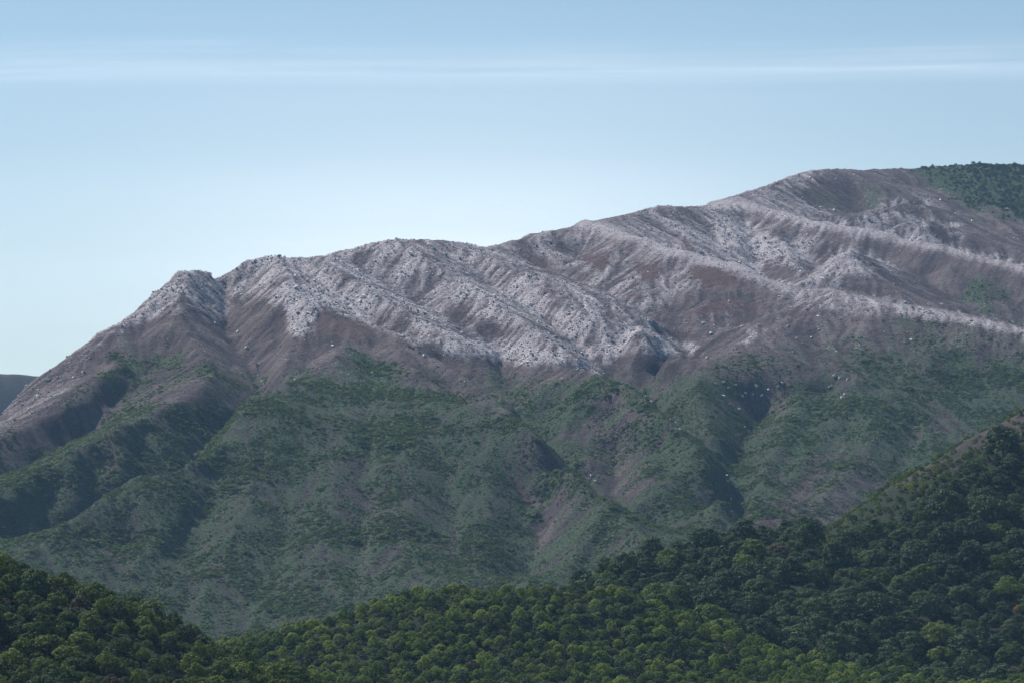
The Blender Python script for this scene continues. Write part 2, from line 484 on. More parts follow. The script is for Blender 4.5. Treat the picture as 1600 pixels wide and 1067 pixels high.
def streaks(F, size, steps, seed):
    """noise dragged down the fall line of the slope: rills, runnels and trails of rock"""
    G = smooth(F.H, 3)
    gy_, gx_ = np.gradient(G, F.d)
    L_ = np.hypot(gx_, gy_) + 1e-4
    ux, uy = gx_ / L_, gy_ / L_
    tot = np.zeros(F.H.shape)
    for sgn in (-1, 1):
        x_, y_ = F.X.astype(float), F.Y.astype(float)
        for k in range(steps):
            tot += perlin(x_ / size, y_ / size, seed)
            a_, b_ = F.sample(x_, y_, ux), F.sample(x_, y_, uy)
            x_ += sgn * 6 * a_
            y_ += sgn * 6 * b_
    tot -= tot.mean()
    return tot / tot.std()


STK = streaks(mt, 11, 9, 201)
STK2 = streaks(mt, 30, 14, 207)
mt.H += (0.30 * STK + 0.45 * STK2) * (1 - 0.8 * SPUR)
STREAK = np.clip(0.5 + 0.17 * STK + 0.15 * STK2, 0, 1)

fh = Field(-700, 700, 980, 2860, 5)
fh.H = smooth(base.sample(fh.X, fh.Y), 2) + 1.2 * fbm(fh.X, fh.Y, 60, 3, 3)


# ------------------------------------------------------------------ where the surveyed covers lie (outlines in photo bearings)
GW, GH = 420, 290
GX, GY = np.meshgrid(np.arange(GW) * 4.0 - 40, np.arange(GH) * 4.0 - 40)


def poly(pts):
    inside = np.zeros(GX.shape, bool)
    n = len(pts)
    for i in range(n):
        (xa, ya), (xb, yb) = pts[i], pts[(i + 1) % n]
        if ya == yb:
            continue
        c = ((ya > GY) != (yb > GY)) & (GX < (xb - xa) * (GY - ya) / (yb - ya) + xa)
        inside ^= c
    return inside


def paint(base_v, items, blur):
    M = np.full(GX.shape, float(base_v))
    for val, pts in items:
        M[poly(pts)] = val
    return smooth(M, blur)


def band(pts, w):
    up = [(x, y - w) for x, y in pts]
    dn = [(x, y + w) for x, y in reversed(pts)]
    return up + dn


ROCK = paint(0, [
    (0.30, [(1020, 490), (1190, 430), (1400, 476), (1640, 522), (1640, 560), (1400, 545), (1300, 565), (1150, 560), (1060, 520)]),
    (0.24, [(1200, 430), (1300, 370), (1640, 425), (1640, 500), (1400, 472), (1300, 456)]),
    (0.26, [(1250, 340), (1300, 270), (1420, 276), (1640, 345), (1640, 410), (1480, 384), (1330, 350)]),
    (0.16, [(180, 530), (340, 515), (420, 500), (600, 545), (800, 575), (930, 595), (1050, 560), (1000, 600), (700, 600), (450, 590), (200, 560)]),
    (0.46, [(-40, 670), (0, 635), (150, 505), (200, 500), (130, 590), (90, 640), (30, 670), (-40, 710)]),
    (0.76, [(140, 530), (150, 505), (230, 440), (290, 400), (330, 402), (350, 420), (362, 480), (350, 512), (330, 508), (300, 490), (240, 503), (190, 522)]),
    (0.76, [(350, 425), (400, 380), (550, 370), (655, 355), (750, 372), (850, 415), (960, 450), (1015, 488), (985, 540), (975, 560), (930, 588),
            (890, 570), (820, 572), (780, 566), (720, 560), (640, 535), (580, 512), (540, 505), (495, 482), (488, 505), (492, 522), (450, 524),
            (445, 500), (436, 478), (400, 486), (368, 470)]),
    (1.25, [(440, 440), (500, 430), (560, 470), (640, 510), (700, 540), (720, 560), (640, 536), (560, 500), (495, 478), (490, 520), (452, 522), (440, 480)]),
    (1.25, [(750, 530), (830, 545), (890, 565), (880, 572), (800, 566), (745, 556)]),
    (1.15, [(820, 460), (880, 490), (900, 520), (860, 500), (830, 490)]),
    (0.25, [(372, 478), (400, 465), (425, 470), (400, 495), (375, 500)]),
    (0.05, [(490, 488), (540, 490), (600, 522), (640, 545), (560, 545), (500, 530)]),
    (0.35, [(690, 470), (780, 505), (800, 530), (760, 530), (700, 500)]),
    (0.40, [(560, 480), (620, 500), (690, 530), (670, 540), (590, 512)]),
    (0.64, [(745, 375), (820, 350), (905, 335), (1020, 308), (1110, 300), (1180, 285), (1250, 258), (1300, 262), (1262, 300), (1260, 315),
            (1330, 346), (1480, 384), (1600, 414), (1600, 424), (1470, 396), (1400, 384), (1335, 372), (1290, 385), (1282, 412), (1240, 440),
            (1180, 428), (1060, 394), (970, 364), (905, 358), (850, 410)]),
    (1.15, [(1110, 345), (1170, 350), (1200, 372), (1270, 390), (1260, 412), (1180, 424), (1120, 400)]),
    (0.15, [(1176, 405), (1240, 420), (1250, 440), (1190, 428)]),
    (0.42, [(1130, 325), (1200, 334), (1290, 362), (1330, 372), (1290, 380), (1180, 345)]),
    (0.60, [(905, 352), (1060, 394), (1190, 430), (1120, 450), (1060, 470), (1020, 490), (950, 465), (850, 420), (800, 400), (850, 370)]),
    (0.10, [(815, 408), (880, 420), (930, 438), (905, 440), (850, 425)]),
    (0.12, [(920, 400), (950, 402), (945, 422), (915, 418)]),
    (0.12, [(1000, 416), (1035, 418), (1030, 440), (998, 438)]),
    (0.10, [(1080, 416), (1160, 422), (1150, 446), (1100, 452), (1078, 436)]),
    (1.0, band([(905, 352), (970, 366), (1060, 396), (1180, 430), (1250, 460), (1340, 470), (1400, 481), (1480, 494), (1600, 518), (1660, 532)], 8)),
    (0.95, band([(1110, 318), (1200, 330), (1260, 347), (1330, 360), (1400, 373), (1480, 390), (1540, 404), (1600, 420), (1650, 433)], 7)),
    (0.62, [(1215, 455), (1300, 462), (1400, 480), (1380, 494), (1330, 492), (1260, 484), (1225, 474)]),
    (0.80, [(985, 496), (1030, 500), (1070, 535), (1070, 555), (1010, 560), (970, 552), (972, 530)]),
    (0.85, [(1060, 532), (1085, 535), (1110, 555), (1085, 560), (1062, 550)]),
    (0.55, [(1100, 490), (1150, 485), (1130, 505), (1085, 520)]),
    (0.70, [(1150, 530), (1165, 518), (1192, 510), (1195, 530), (1175, 534)]),
    (0.85, [(1325, 380), (1250, 445), (1300, 455), (1345, 445), (1360, 425), (1412, 430), (1370, 403)]),
    (0.25, [(1325, 430), (1350, 428), (1345, 446), (1310, 450)]),
    (0.75, [(1330, 348), (1370, 325), (1405, 312), (1450, 314), (1472, 328), (1430, 333), (1390, 350), (1360, 358)]),
    (0.85, [(1378, 362), (1410, 344), (1455, 340), (1508, 360), (1500, 374), (1465, 357), (1430, 366), (1400, 372)]),
    (0.40, [(1455, 335), (1485, 335), (1488, 346), (1460, 346)]),
    (0.30, [(1300, 265), (1400, 265), (1400, 290), (1340, 285)]),
    (0.35, [(1420, 298), (1460, 300), (1460, 314), (1425, 312)]),
], 3)

VEG = paint(0.10, [
    (0.55, [(-40, 690), (60, 655), (150, 600), (260, 575), (360, 585), (360, 660), (-40, 800)]),
    (0.42, [(-40, 670), (100, 640), (200, 590), (350, 575), (450, 585), (560, 555), (700, 590), (850, 585), (960, 590), (1100, 570), (1300, 540), (1450, 500), (1640, 500), (1640, 700), (-40, 760)]),
    (0.84, [(-40, 700), (60, 690), (150, 665), (250, 632), (300, 625), (340, 640), (390, 640), (420, 622), (470, 598), (560, 598), (640, 606), (740, 632),
            (790, 660), (850, 690), (960, 800), (1040, 880), (1200, 870), (1640, 700), (1640, 560), (1500, 560), (1400, 580), (1330, 600),
            (1240, 590), (1190, 590), (1120, 600), (1070, 590), (1030, 630), (980, 625), (900, 600), (850, 605), (820, 640), (800, 660), (700, 700),
            (700, 1040), (-40, 1040)]),
    (0.78, [(790, 660), (700, 700), (640, 760), (640, 1040), (1100, 1040), (1040, 870), (960, 800), (850, 690)]),
    (0.82, [(820, 655), (850, 600), (940, 596), (1010, 630), (1060, 690), (1130, 770), (1130, 860), (1030, 860), (930, 770), (840, 680)]),
    (0.15, [(900, 615), (960, 620), (1000, 650), (960, 650), (930, 640)]),
    (0.38, [(880, 680), (940, 640), (985, 660), (1000, 700), (1010, 745), (975, 785), (945, 775), (930, 735)]),
    (0.38, [(786, 725), (800, 722), (835, 790), (825, 800), (800, 770)]),
    (0.72, [(470, 760), (560, 740), (650, 760), (640, 900), (560, 900), (500, 860)]),
    (0.25, [(830, 790), (880, 770), (890, 790), (850, 860), (830, 840)]),
    (0.30, [(1140, 590), (1200, 580), (1250, 590), (1230, 640), (1180, 655), (1150, 640)]),
    (0.38, [(1330, 690), (1290, 700), (1200, 800), (1160, 840), (1190, 850), (1260, 790)]),
    (0.38, [(1360, 720), (1330, 745), (1260, 805), (1240, 830), (1290, 830), (1340, 790)]),
    (0.38, [(1440, 655), (1500, 650), (1480, 670), (1430, 690), (1400, 700)]),
    (0.20, [(230, 620), (290, 590), (340, 600), (330, 625), (260, 645)]),
    (0.25, [(0, 690), (75, 650), (150, 620), (190, 620), (150, 660), (60, 710), (0, 740)]),
    (0.75, [(165, 590), (190, 550), (215, 555), (235, 560), (275, 545), (280, 570), (230, 590), (200, 620), (170, 620)]),
    (0.65, [(305, 565), (345, 560), (350, 600), (320, 605)]),
    (0.85, [(540, 545), (565, 540), (605, 580), (625, 605), (570, 600), (550, 575)]),
    (0.60, [(500, 588), (530, 580), (545, 600), (500, 606)]),
    (0.65, [(760, 595), (800, 588), (830, 595), (820, 630), (795, 635)]),
    (0.50, [(1110, 560), (1190, 555), (1240, 566), (1190, 578), (1130, 575)]),
    (0.55, [(1265, 540), (1290, 538), (1300, 556), (1270, 558)]),
    (0.62, [(1400, 500), (1440, 485), (1470, 530), (1500, 560), (1440, 580), (1360, 560), (1340, 545), (1420, 535)]),
    (0.75, [(1500, 440), (1540, 430), (1585, 465), (1540, 485), (1505, 470)]),
    (0.70, [(1310, 308), (1345, 296), (1360, 318), (1330, 335), (1300, 325)]),
    (0.40, [(1260, 300), (1380, 298), (1400, 312), (1340, 340), (1270, 330)]),
    (1.00, [(1415, 255), (1640, 240), (1640, 350), (1580, 338), (1520, 322), (1480, 300), (1440, 284)]),
    (0.50, [(1560, 480), (1640, 470), (1640, 500), (1580, 495)]),
], 4)

RUST = paint(0, [
    (0.9, [(815, 405), (850, 398), (880, 408), (850, 418)]),
    (0.9, [(915, 396), (955, 400), (948, 424), (915, 420)]),
    (1.0, [(995, 412), (1038, 416), (1034, 442), (996, 440)]),
    (1.0, [(1075, 412), (1165, 420), (1150, 448), (1100, 455), (1075, 440)]),
    (0.9, [(1060, 490), (1130, 465), (1180, 470), (1110, 492), (1075, 500)]),
    (0.7, [(970, 462), (1000, 458), (1010, 475), (985, 476)]),
    (0.5, [(1130, 470), (1210, 470), (1200, 490), (1130, 490)]),
    (0.5, [(860, 385), (900, 380), (890, 395), (860, 400)]),
    (0.55, [(490, 488), (540, 492), (600, 525), (560, 535), (500, 520)]),
    (0.5, [(930, 602), (990, 612), (1000, 630), (940, 622)]),
    (0.6, [(786, 725), (800, 722), (835, 790), (815, 790)]),
    (0.3, [(570, 400), (640, 440), (700, 470), (680, 475), (600, 430)]),
    (0.5, [(1290, 700), (1200, 800), (1160, 840), (1190, 850), (1300, 720)]),
], 1)


def lookup(M, px, py):
    fx = np.clip((px + 40) / 4, 0, GW - 1.001)
    fy = np.clip((py + 40) / 4, 0, GH - 1.001)
    i, j = fx.astype(int), fy.astype(int)
    u, v = fx - i, fy - j
    return (M[j, i] * (1 - u) + M[j, i + 1] * u) * (1 - v) + (M[j + 1, i] * (1 - u) + M[j + 1, i + 1] * u) * v


def covers(x, y, z):
    px, py = to_px(x, y, z)
    sp = 1 - 0.92 * mt.sample(x, y, SPUR)
    n1, n2 = fbm(x, y, 46, 5, 71, 0.66) * sp, fbm(x, y, 46, 5, 72, 0.66) * sp
    return (lookup(ROCK, px + 12 * n1, py + 6 * n2), lookup(VEG, px + 26 * n1, py + 14 * n2),
            lookup(RUST, px + 12 * n1, py + 6 * n2))


def mountain_height(x, y, detail=True, known=None):
    h = mt.sample(x, y)
    rk, vg, ru = covers(x, y, h) if known is None else known
    if detail:
        q = 1 - 0.9 * mt.sample(x, y, SPUR)
        h = h + q * (0.22 + 2.5 * np.minimum(rk, 0.9) ** 2) * ridged(x, y, 19, 3, 41, 0.6) * 0.85 + 0.4 * q * fbm(x, y, 9, 2, 44)
    return h, rk, vg, ru


# ------------------------------------------------------------------ material helpers
def nmat(name):
    m = bpy.data.materials.new(name)
    m.use_nodes = True
    nt = m.node_tree
    for n in list(nt.nodes):
        if n.type != 'OUTPUT_MATERIAL':
            nt.nodes.remove(n)
    return m, nt, nt.nodes, nt.links, nt.nodes['Material Output']


def noise(nt, scale, detail=4, rough=0.55, vec=None, dim='3D'):
    n = nt.nodes.new('ShaderNodeTexNoise')
    n.inputs['Scale'].default_value = scale
    n.inputs['Detail'].default_value = detail
    n.inputs['Roughness'].default_value = rough
    if vec is not None:
        nt.links.new(vec, n.inputs['Vector'])
    return n.outputs['Fac']


def ramp(nt, fac, stops):
    r = nt.nodes.new('ShaderNodeValToRGB')
    e = r.color_ramp.elements
    while len(e) < len(stops):
        e.new(0.5)
    for k, (p, c) in enumerate(stops):
        e[k].position = p
        e[k].color = (*c, 1) if len(c) == 3 else c
    nt.links.new(fac, r.inputs[0])
    return r.outputs[0]


def mixc(nt, fac, a, b, mode='MIX'):
    n = nt.nodes.new('ShaderNodeMix')
    n.data_type = 'RGBA'
    n.blend_type = mode
    for sock, v in ((n.inputs[0], fac), (n.inputs[6], a), (n.inputs[7], b)):
        if isinstance(v, (int, float)):
            sock.default_value = v
        elif isinstance(v, tuple):
            sock.default_value = (*v, 1)
        else:
            nt.links.new(v, sock)
    return n.outputs[2]


def mth(nt, op, a, b=None, clamp=False):
    n = nt.nodes.new('ShaderNodeMath')
    n.operation = op
    n.use_clamp = clamp
    for s, v in ((n.inputs[0], a), (n.inputs[1], b)):
        if v is None:
            continue
        if isinstance(v, (int, float)):
            s.default_value = v
        else:
            nt.links.new(v, s)
    return n.outputs[0]


def attr(nt, name, kind='GEOMETRY'):
    a = nt.nodes.new('ShaderNodeAttribute')
    a.attribute_name = name
    a.attribute_type = kind
    return a


def ground_material(name, foothill=False):
    m, nt, N, L, out = nmat(name)
    geo = N.new('ShaderNodeNewGeometry')
    P = geo.outputs['Position']
    n1 = noise(nt, 0.03, 5, 0.6, P)
    n2 = noise(nt, 0.25, 5, 0.65, P)
    n3 = noise(nt, 0.9, 3, 0.6, P)
    n4 = noise(nt, 0.55, 6, 0.75, P)
    soil = ramp(nt, n1, [(0.3, (0.054, 0.041, 0.045)), (0.5, (0.078, 0.060, 0.063)), (0.72, (0.112, 0.087, 0.085))])
    soil = mixc(nt, 0.8, soil, ramp(nt, n4, [(0.32, (0.35, 0.35, 0.36)), (0.5, (0.95, 0.94, 0.93)), (0.68, (1.9, 1.85, 1.8))]), 'MULTIPLY')
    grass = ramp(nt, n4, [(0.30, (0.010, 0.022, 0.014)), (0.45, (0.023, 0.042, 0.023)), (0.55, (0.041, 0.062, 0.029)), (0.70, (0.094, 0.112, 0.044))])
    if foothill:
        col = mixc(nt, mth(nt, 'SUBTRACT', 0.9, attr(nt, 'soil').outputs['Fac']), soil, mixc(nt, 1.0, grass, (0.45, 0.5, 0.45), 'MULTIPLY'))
    else:
        rock = ramp(nt, n4, [(0.30, (0.09, 0.078, 0.084)), (0.44, (0.25, 0.225, 0.235)), (0.56, (0.45, 0.415, 0.42)), (0.7, (0.82, 0.78, 0.77))])
        rust = ramp(nt, n2, [(0.3, (0.060, 0.034, 0.033)), (0.7, (0.100, 0.056, 0.050))])
        av, ar, au = attr(nt, 'veg').outputs['Fac'], attr(nt, 'rock').outputs['Fac'], attr(nt, 'rust').outputs['Fac']
        def edge(mask, nz, k, hard=2.8):
            t = mth(nt, 'SUBTRACT', nz, 0.5)
            t = mth(nt, 'MULTIPLY', t, k)
            t = mth(nt, 'ADD', mask, t)
            t = mth(nt, 'SUBTRACT', t, 0.32)
            return mth(nt, 'MULTIPLY', t, hard, True)
        fl = attr(nt, 'flow').outputs['Fac']
        soil = mixc(nt, 1.0, soil, ramp(nt, fl, [(0.25, (0.62, 0.62, 0.64)), (0.5, (0.98, 0.98, 0.98)), (0.8, (1.4, 1.38, 1.34))]), 'MULTIPLY')
        av2 = mth(nt, 'SUBTRACT', av, mth(nt, 'MULTIPLY', mth(nt, 'SUBTRACT', 0.5, fl), 0.9))
        col = mixc(nt, edge(av2, n2, 2.2, 2.0), soil, grass)
        col = mixc(nt, mth(nt, 'MULTIPLY', edge(au, n2, 1.0), 0.85), col, rust)
        ar2 = mth(nt, 'ADD', mth(nt, 'MULTIPLY', ar, 0.85), mth(nt, 'MULTIPLY', mth(nt, 'SUBTRACT', fl, 0.45), mth(nt, 'MULTIPLY', ar, 0.85)))
        bright = mth(nt, 'MULTIPLY', mth(nt, 'SUBTRACT', mth(nt, 'ADD', ar, mth(nt, 'MULTIPLY', mth(nt, 'SUBTRACT', fl, 0.5), 1.3)), 0.42), 1.3, True)
        rock = mixc(nt, bright, mixc(nt, 1.0, rock, (0.60, 0.57, 0.59), 'MULTIPLY'), rock)
        col = mixc(nt, mth(nt, 'MULTIPLY', edge(ar2, n2, 1.3, 2.0), 0.9), col, rock)
    b = N.new('ShaderNodeBump')
    b.inputs['Strength'].default_value = 0.8
    b.inputs['Distance'].default_value = 2.0
    L.new(mth(nt, 'ADD', n2, n4), b.inputs['Height'])
    d = N.new('ShaderNodeBsdfPrincipled')
    L.new(col, d.inputs['Base Color'])
    d.inputs['Roughness'].default_value = 0.95
    d.inputs['Specular IOR Level'].default_value = 0.1
    L.new(b.outputs[0], d.inputs['Normal'])
    L.new(d.outputs[0], out.inputs[0])
    return m


def leaf_material(name, dark, light, trans=0.35):
    """dark/light: range of leaf colours from tree to tree and leaf to leaf"""
    m, nt, N, L, out = nmat(name)
    oi = N.new('ShaderNodeObjectInfo')
    t = attr(nt, 'tint').outputs['Fac']
    f = mth(nt, 'ADD', mth(nt, 'MULTIPLY', oi.outputs['Random'], 0.65), mth(nt, 'MULTIPLY', t, 0.35))
    mid = tuple((a + b) * 0.45 for a, b in zip(dark, light))
    col = ramp(nt, f, [(0.08, dark), (0.5, mid), (0.92, light)])
    d = N.new('ShaderNodeBsdfPrincipled')
    d.inputs['Roughness'].default_value = 0.65
    d.inputs['Specular IOR Level'].default_value = 0.1
    L.new(col, d.inputs['Base Color'])
    tr = N.new('ShaderNodeBsdfTranslucent')
    L.new(mixc(nt, 1.0, col, (1.25, 1.35, 0.55), 'MULTIPLY'), tr.inputs['Color'])
    mx = N.new('ShaderNodeMixShader')
    mx.inputs[0].default_value = trans
    L.new(d.outputs[0], mx.inputs[1])
    L.new(tr.outputs[0], mx.inputs[2])
    L.new(mx.outputs[0], out.inputs[0])
    return m


def plain_material(name, c0, c1, scale=2.0, rough=0.9, rnd=0.0):
    m, nt, N, L, out = nmat(name)
    tc = N.new('ShaderNodeTexCoord')
    col = ramp(nt, noise(nt, scale, 4, 0.6, tc.outputs['Object']), [(0.3, c0), (0.7, c1)])
    if rnd:
        oi = N.new('ShaderNodeObjectInfo')
        col = mixc(nt, rnd, col, ramp(nt, oi.outputs['Random'], [(0.0, (0.30, 0.28, 0.30)), (0.5, (0.8, 0.77, 0.78)), (1.0, (1.2, 1.17, 1.12))]), 'MULTIPLY')
    d = N.new('ShaderNodeBsdfPrincipled')
    d.inputs['Roughness'].default_value = rough
    d.inputs['Specular IOR Level'].default_value = 0.2
    L.new(col, d.inputs['Base Color'])
    L.new(d.outputs[0], out.inputs[0])
    return m


def tag(o, label, category=None, group=None, kind=None):
    o['label'] = label
    if category:
        o['category'] = category
    if group:
        o['group'] = group
    if kind:
        o['kind'] = kind
    return o


def mesh_from(name, verts, faces, mat=None, smooth_shade=True):
    me = bpy.data.meshes.new(name)
    verts = np.asarray(verts, np.float32)
    faces = np.asarray(faces, np.int32)
    me.vertices.add(len(verts))
    me.vertices.foreach_set('co', verts.ravel())
    k = faces.shape[1]
    me.loops.add(faces.size)
    me.loops.foreach_set('vertex_index', faces.ravel())
    me.polygons.add(len(faces))
    me.polygons.foreach_set('loop_start', np.arange(0, faces.size, k, dtype=np.int32))
    me.polygons.foreach_set('use_smooth', np.full(len(faces), smooth_shade, dtype=bool))
    me.update(calc_edges=True)
    if mat:
        me.materials.append(mat)
    return me


def link(name, me, parent=None):
    o = bpy.data.objects.new(name, me)
    COL.objects.link(o)
    if parent:
        o.parent = parent
    return o


def fattr(me, name, vals):
    a = me.attributes.new(name, 'FLOAT', 'POINT')
    a.data.foreach_set('value', np.asarray(vals, np.float32).ravel())


def grid_mesh(name, X, Y, Z, keep, mat):
    ny, nx = X.shape
    idx = np.arange(nx * ny).reshape(ny, nx)
    q = np.stack([idx[:-1, :-1], idx[:-1, 1:], idx[1:, 1:], idx[1:, :-1]], -1)
    q = q[keep[:-1, :-1] & keep[1:, 1:] & keep[:-1, 1:] & keep[1:, :-1]]
    used = np.unique(q)
    remap = np.full(nx * ny, -1)
    remap[used] = np.arange(len(used))
    V = np.stack([X.ravel(), Y.ravel(), Z.ravel()], -1)[used]
    return mesh_from(name, V, remap[q], mat), used


# ------------------------------------------------------------------ the land
MAT_MOUNT = ground_material('mountain_ground')
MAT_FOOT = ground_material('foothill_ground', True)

gx = np.arange(-1080, 1081, 2.8)
gy = np.arange(2840, 6050, 3.3)
X, Y = np.meshgrid(gx, gy)
Hm, RK, VG, RU = mountain_height(X, Y)
keep = np.abs(X) < 0.155 * Y + 90
gY, gX = np.gradient(smooth(mt.H, 2), mt.d)
gL = np.hypot(gX, gY) + 1e-4
gX, gY = gX / gL, gY / gL
FINE = np.zeros(X.shape)
for sgn in (-1, 1):
    x_, y_ = X.copy(), Y.copy()
    for k in range(6):
        FINE += perlin(x_ / 6.0, y_ / 6.0, 401)
        x_, y_ = x_ + sgn * 3.2 * mt.sample(x_, y_, gX), y_ + sgn * 3.2 * mt.sample(x_, y_, gY)
FINE /= FINE.std()
Hm = Hm + FINE * (0.26 + 0.32 * np.minimum(RK, 0.9)) * (1 - 0.8 * mt.sample(X, Y, SPUR))
me, used = grid_mesh('mountain', X, Y, Hm, keep, MAT_MOUNT)
fattr(me, 'rock', RK.ravel()[used])
fattr(me, 'veg', VG.ravel()[used])
fattr(me, 'rust', RU.ravel()[used])
SPM = mt.sample(X, Y, SPUR)
fattr(me, 'flow', np.clip((mt.sample(X, Y, STREAK) + 0.15 * FINE) * (1 - SPM) + SPM * (0.58 + 0.05 * FINE), 0, 1).ravel()[used])
mountain = link('mountain', me)
tag(mountain, 'long volcanic mountain with pale rocky crest and green gullied lower slopes', 'mountain', kind='structure')

X2, Y2 = np.meshgrid(np.arange(-680, 681, 5.0), np.arange(985, 2856, 5.0))
Z2 = fh.sample(X2, Y2)
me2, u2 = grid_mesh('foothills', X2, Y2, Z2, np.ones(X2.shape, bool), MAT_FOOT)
qx, qy = to_px(X2, Y2, Z2)
nb = fbm(X2, Y2, 40, 4, 55)
fattr(me2, 'soil', np.clip((Y2 > 1900) * (qx > 1330) * 0.6 * np.clip((742 - (qx - 1470) * 0.36 - qy) / 30 + 0.6 * nb, 0, 1), 0, 1).ravel()[u2])
tag(link('foothills', me2), 'wooded foothills in front of the mountain', 'hills', kind='structure')

# plain out to the horizon, a sheet with the hills standing on it
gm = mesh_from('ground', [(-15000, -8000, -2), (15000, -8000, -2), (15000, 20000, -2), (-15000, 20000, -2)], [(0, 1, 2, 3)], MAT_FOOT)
tag(link('ground', gm), 'flat grassy plain around the mountain', 'ground', kind='structure')

# far ridge behind the left shoulder
fx, fy_ = np.meshgrid(np.arange(-1500, -300, 12.0), np.arange(6500, 7300, 12.0))
fz = -2 + np.maximum(0, (0.5 + 0.5 * np.cos(np.clip((fy_ - 6900) / 400, -1, 1) * math.pi))) * (
    at(0, 588, 6900)[2] + 2 + 0.10 * (-(fx + 900)) * 0.25) + 6 * fbm(fx, fy_, 120, 4, 8) + 3 * ridged(fx, fy_, 60, 3, 6)
far_me, fu = grid_mesh('far_ridge', fx, fy_, fz, np.ones(fx.shape, bool), MAT_MOUNT)
fattr(far_me, 'veg', np.full(len(fu), 0.9))
fattr(far_me, 'rock', np.zeros(len(fu)))
fattr(far_me, 'rust', np.zeros(len(fu)))
fattr(far_me, 'flow', np.zeros(len(fu)))
tag(link('far_ridge', far_me), 'small bluish far ridge showing behind the left shoulder of the mountain', 'ridge', kind='structure')


# ------------------------------------------------------------------ plant and rock models
def tube(V, F, p0, p1, r0, r1, n=6):
    p0, p1 = np.array(p0, float), np.array(p1, float)
    d = p1 - p0
    d /= np.linalg.norm(d) + 1e-9
    a = np.cross(d, (0.3, 0.9, 0.2)); a /= np.linalg.norm(a)
    b = np.cross(d, a)
    s = len(V)
    for c, r in ((p0, r0), (p1, r1)):
        for k in range(n):
            t = 2 * math.pi * k / n
            V.append(tuple(c + r * (math.cos(t) * a + math.sin(t) * b)))
    for k in range(n):
        F.append((s + k, s + (k + 1) % n, s + n + (k + 1) % n, s + n + k))


def crown_mesh(name, rng, w, h, base_z, lobes, leaves, leaf, flat=0.6, spread=1.0):
    """leaf sprays on the shells of many overlapping boughs"""
    V, F, T = [], [], []
    cen = []
    for k in range(lobes):
        a = 2.399963 * k + rng.uniform(-0.35, 0.35)
        sz = 1 - 1.12 * (k + 0.35) / lobes
        cr = math.sqrt(max(0.0, 1 - sz * sz))
        lr = w * rng.uniform(0.08, 0.22) * spread
        rr = (w * 0.5 - lr * 0.8) * rng.uniform(0.78, 1.15)
        z = base_z + (h - lr) * max(sz, -0.1) * rng.uniform(0.82, 1.1) + lr * 0.3
        cen.append((cr * rr * math.cos(a), cr * rr * math.sin(a), z, lr, lr * rng.uniform(flat, flat + 0.3), rng.uniform(0, 1)))
    per = leaves // lobes
    for (cx, cy, cz, lr, lz, tint) in cen:
        d = rng.normal(size=(per, 3))
        d /= np.linalg.norm(d, axis=1)[:, None]
        d[:, 2] = np.where(d[:, 2] < -0.35, -d[:, 2], d[:, 2])
        rad = rng.uniform(0.72, 1.12, per)[:, None]
        c = np.array((cx, cy, cz)) + d * rad * np.array((lr, lr, lz))
        nrm = d + rng.normal(size=(per, 3)) * 0.42 + np.array((0, 0, 0.25))
        nrm /= np.linalg.norm(nrm, axis=1)[:, None]
        a = np.cross(nrm, rng.normal(size=(per, 3)))
        a /= np.linalg.norm(a, axis=1)[:, None] + 1e-9
        b = np.cross(nrm, a)
        s = leaf * rng.uniform(0.6, 1.3, per)[:, None]
        a, b = a * s, b * s * rng.uniform(0.55, 0.9, per)[:, None]
        q = np.stack([c - a * 0.5 - b * 0.2, c + b * 0.5, c + a * 0.6 + b * 0.15, c - b * 0.5 + a * 0.1], 1).reshape(-1, 3)
        s0 = len(V)
        V.extend(map(tuple, q))
        F.extend([(s0 + 4 * i, s0 + 4 * i + 1, s0 + 4 * i + 2, s0 + 4 * i + 3) for i in range(per)])
        tt = np.clip(tint * 0.6 + rng.uniform(0, 0.4, per), 0, 1)
        T.extend(np.repeat(tt, 4))
    me = mesh_from(name, V, F, None, False)
    fattr(me, 'tint', T)
    return me, cen


def trunk_mesh(name, rng, cen, base_z, r, mat):
    V, F = [], []
    fork = (rng.uniform(-.3, .3), rng.uniform(-.3, .3), base_z * 0.75)
    tube(V, F, (0, 0, -1.5), fork, r, r * 0.75)
    for k in range(0, len(cen), max(1, len(cen) // 6)):
        c = cen[k]
        mid = ((fork[0] + c[0]) * 0.5, (fork[1] + c[1]) * 0.5, fork[2] + (c[2] - fork[2]) * 0.6)
        tube(V, F, fork, mid, r * 0.55, r * 0.35, 5)
        tube(V, F, mid, c[:3], r * 0.35, r * 0.12, 5)
    return mesh_from(name, V, F, mat)


BARK = plain_material('bark', (0.05, 0.042, 0.036), (0.12, 0.105, 0.09), 3.0)
LEAF_DARK = leaf_material('leaves_dark', (0.018, 0.044, 0.022), (0.075, 0.108, 0.042), 0.20)
LEAF_MID = leaf_material('leaves_mid', (0.040, 0.086, 0.020), (0.205, 0.250, 0.056), 0.34)
LEAF_OLIVE = leaf_material('leaves_olive', (0.022, 0.052, 0.014), (0.130, 0.166, 0.036), 0.30)
LEAF_DRY = leaf_material('leaves_dry', (0.058, 0.048, 0.032), (0.105, 0.082, 0.052), 0.25)
LEAF_YELLOW = leaf_material('leaves_yellow', (0.150, 0.110, 0.020), (0.26, 0.19, 0.03), 0.4)
SHRUB = leaf_material('leaves_shrub', (0.028, 0.066, 0.030), (0.155, 0.195, 0.055), 0.38)

rngm = np.random.default_rng(21)
SPEC = {}   # species -> list of (crown mesh, trunk mesh, crown width)


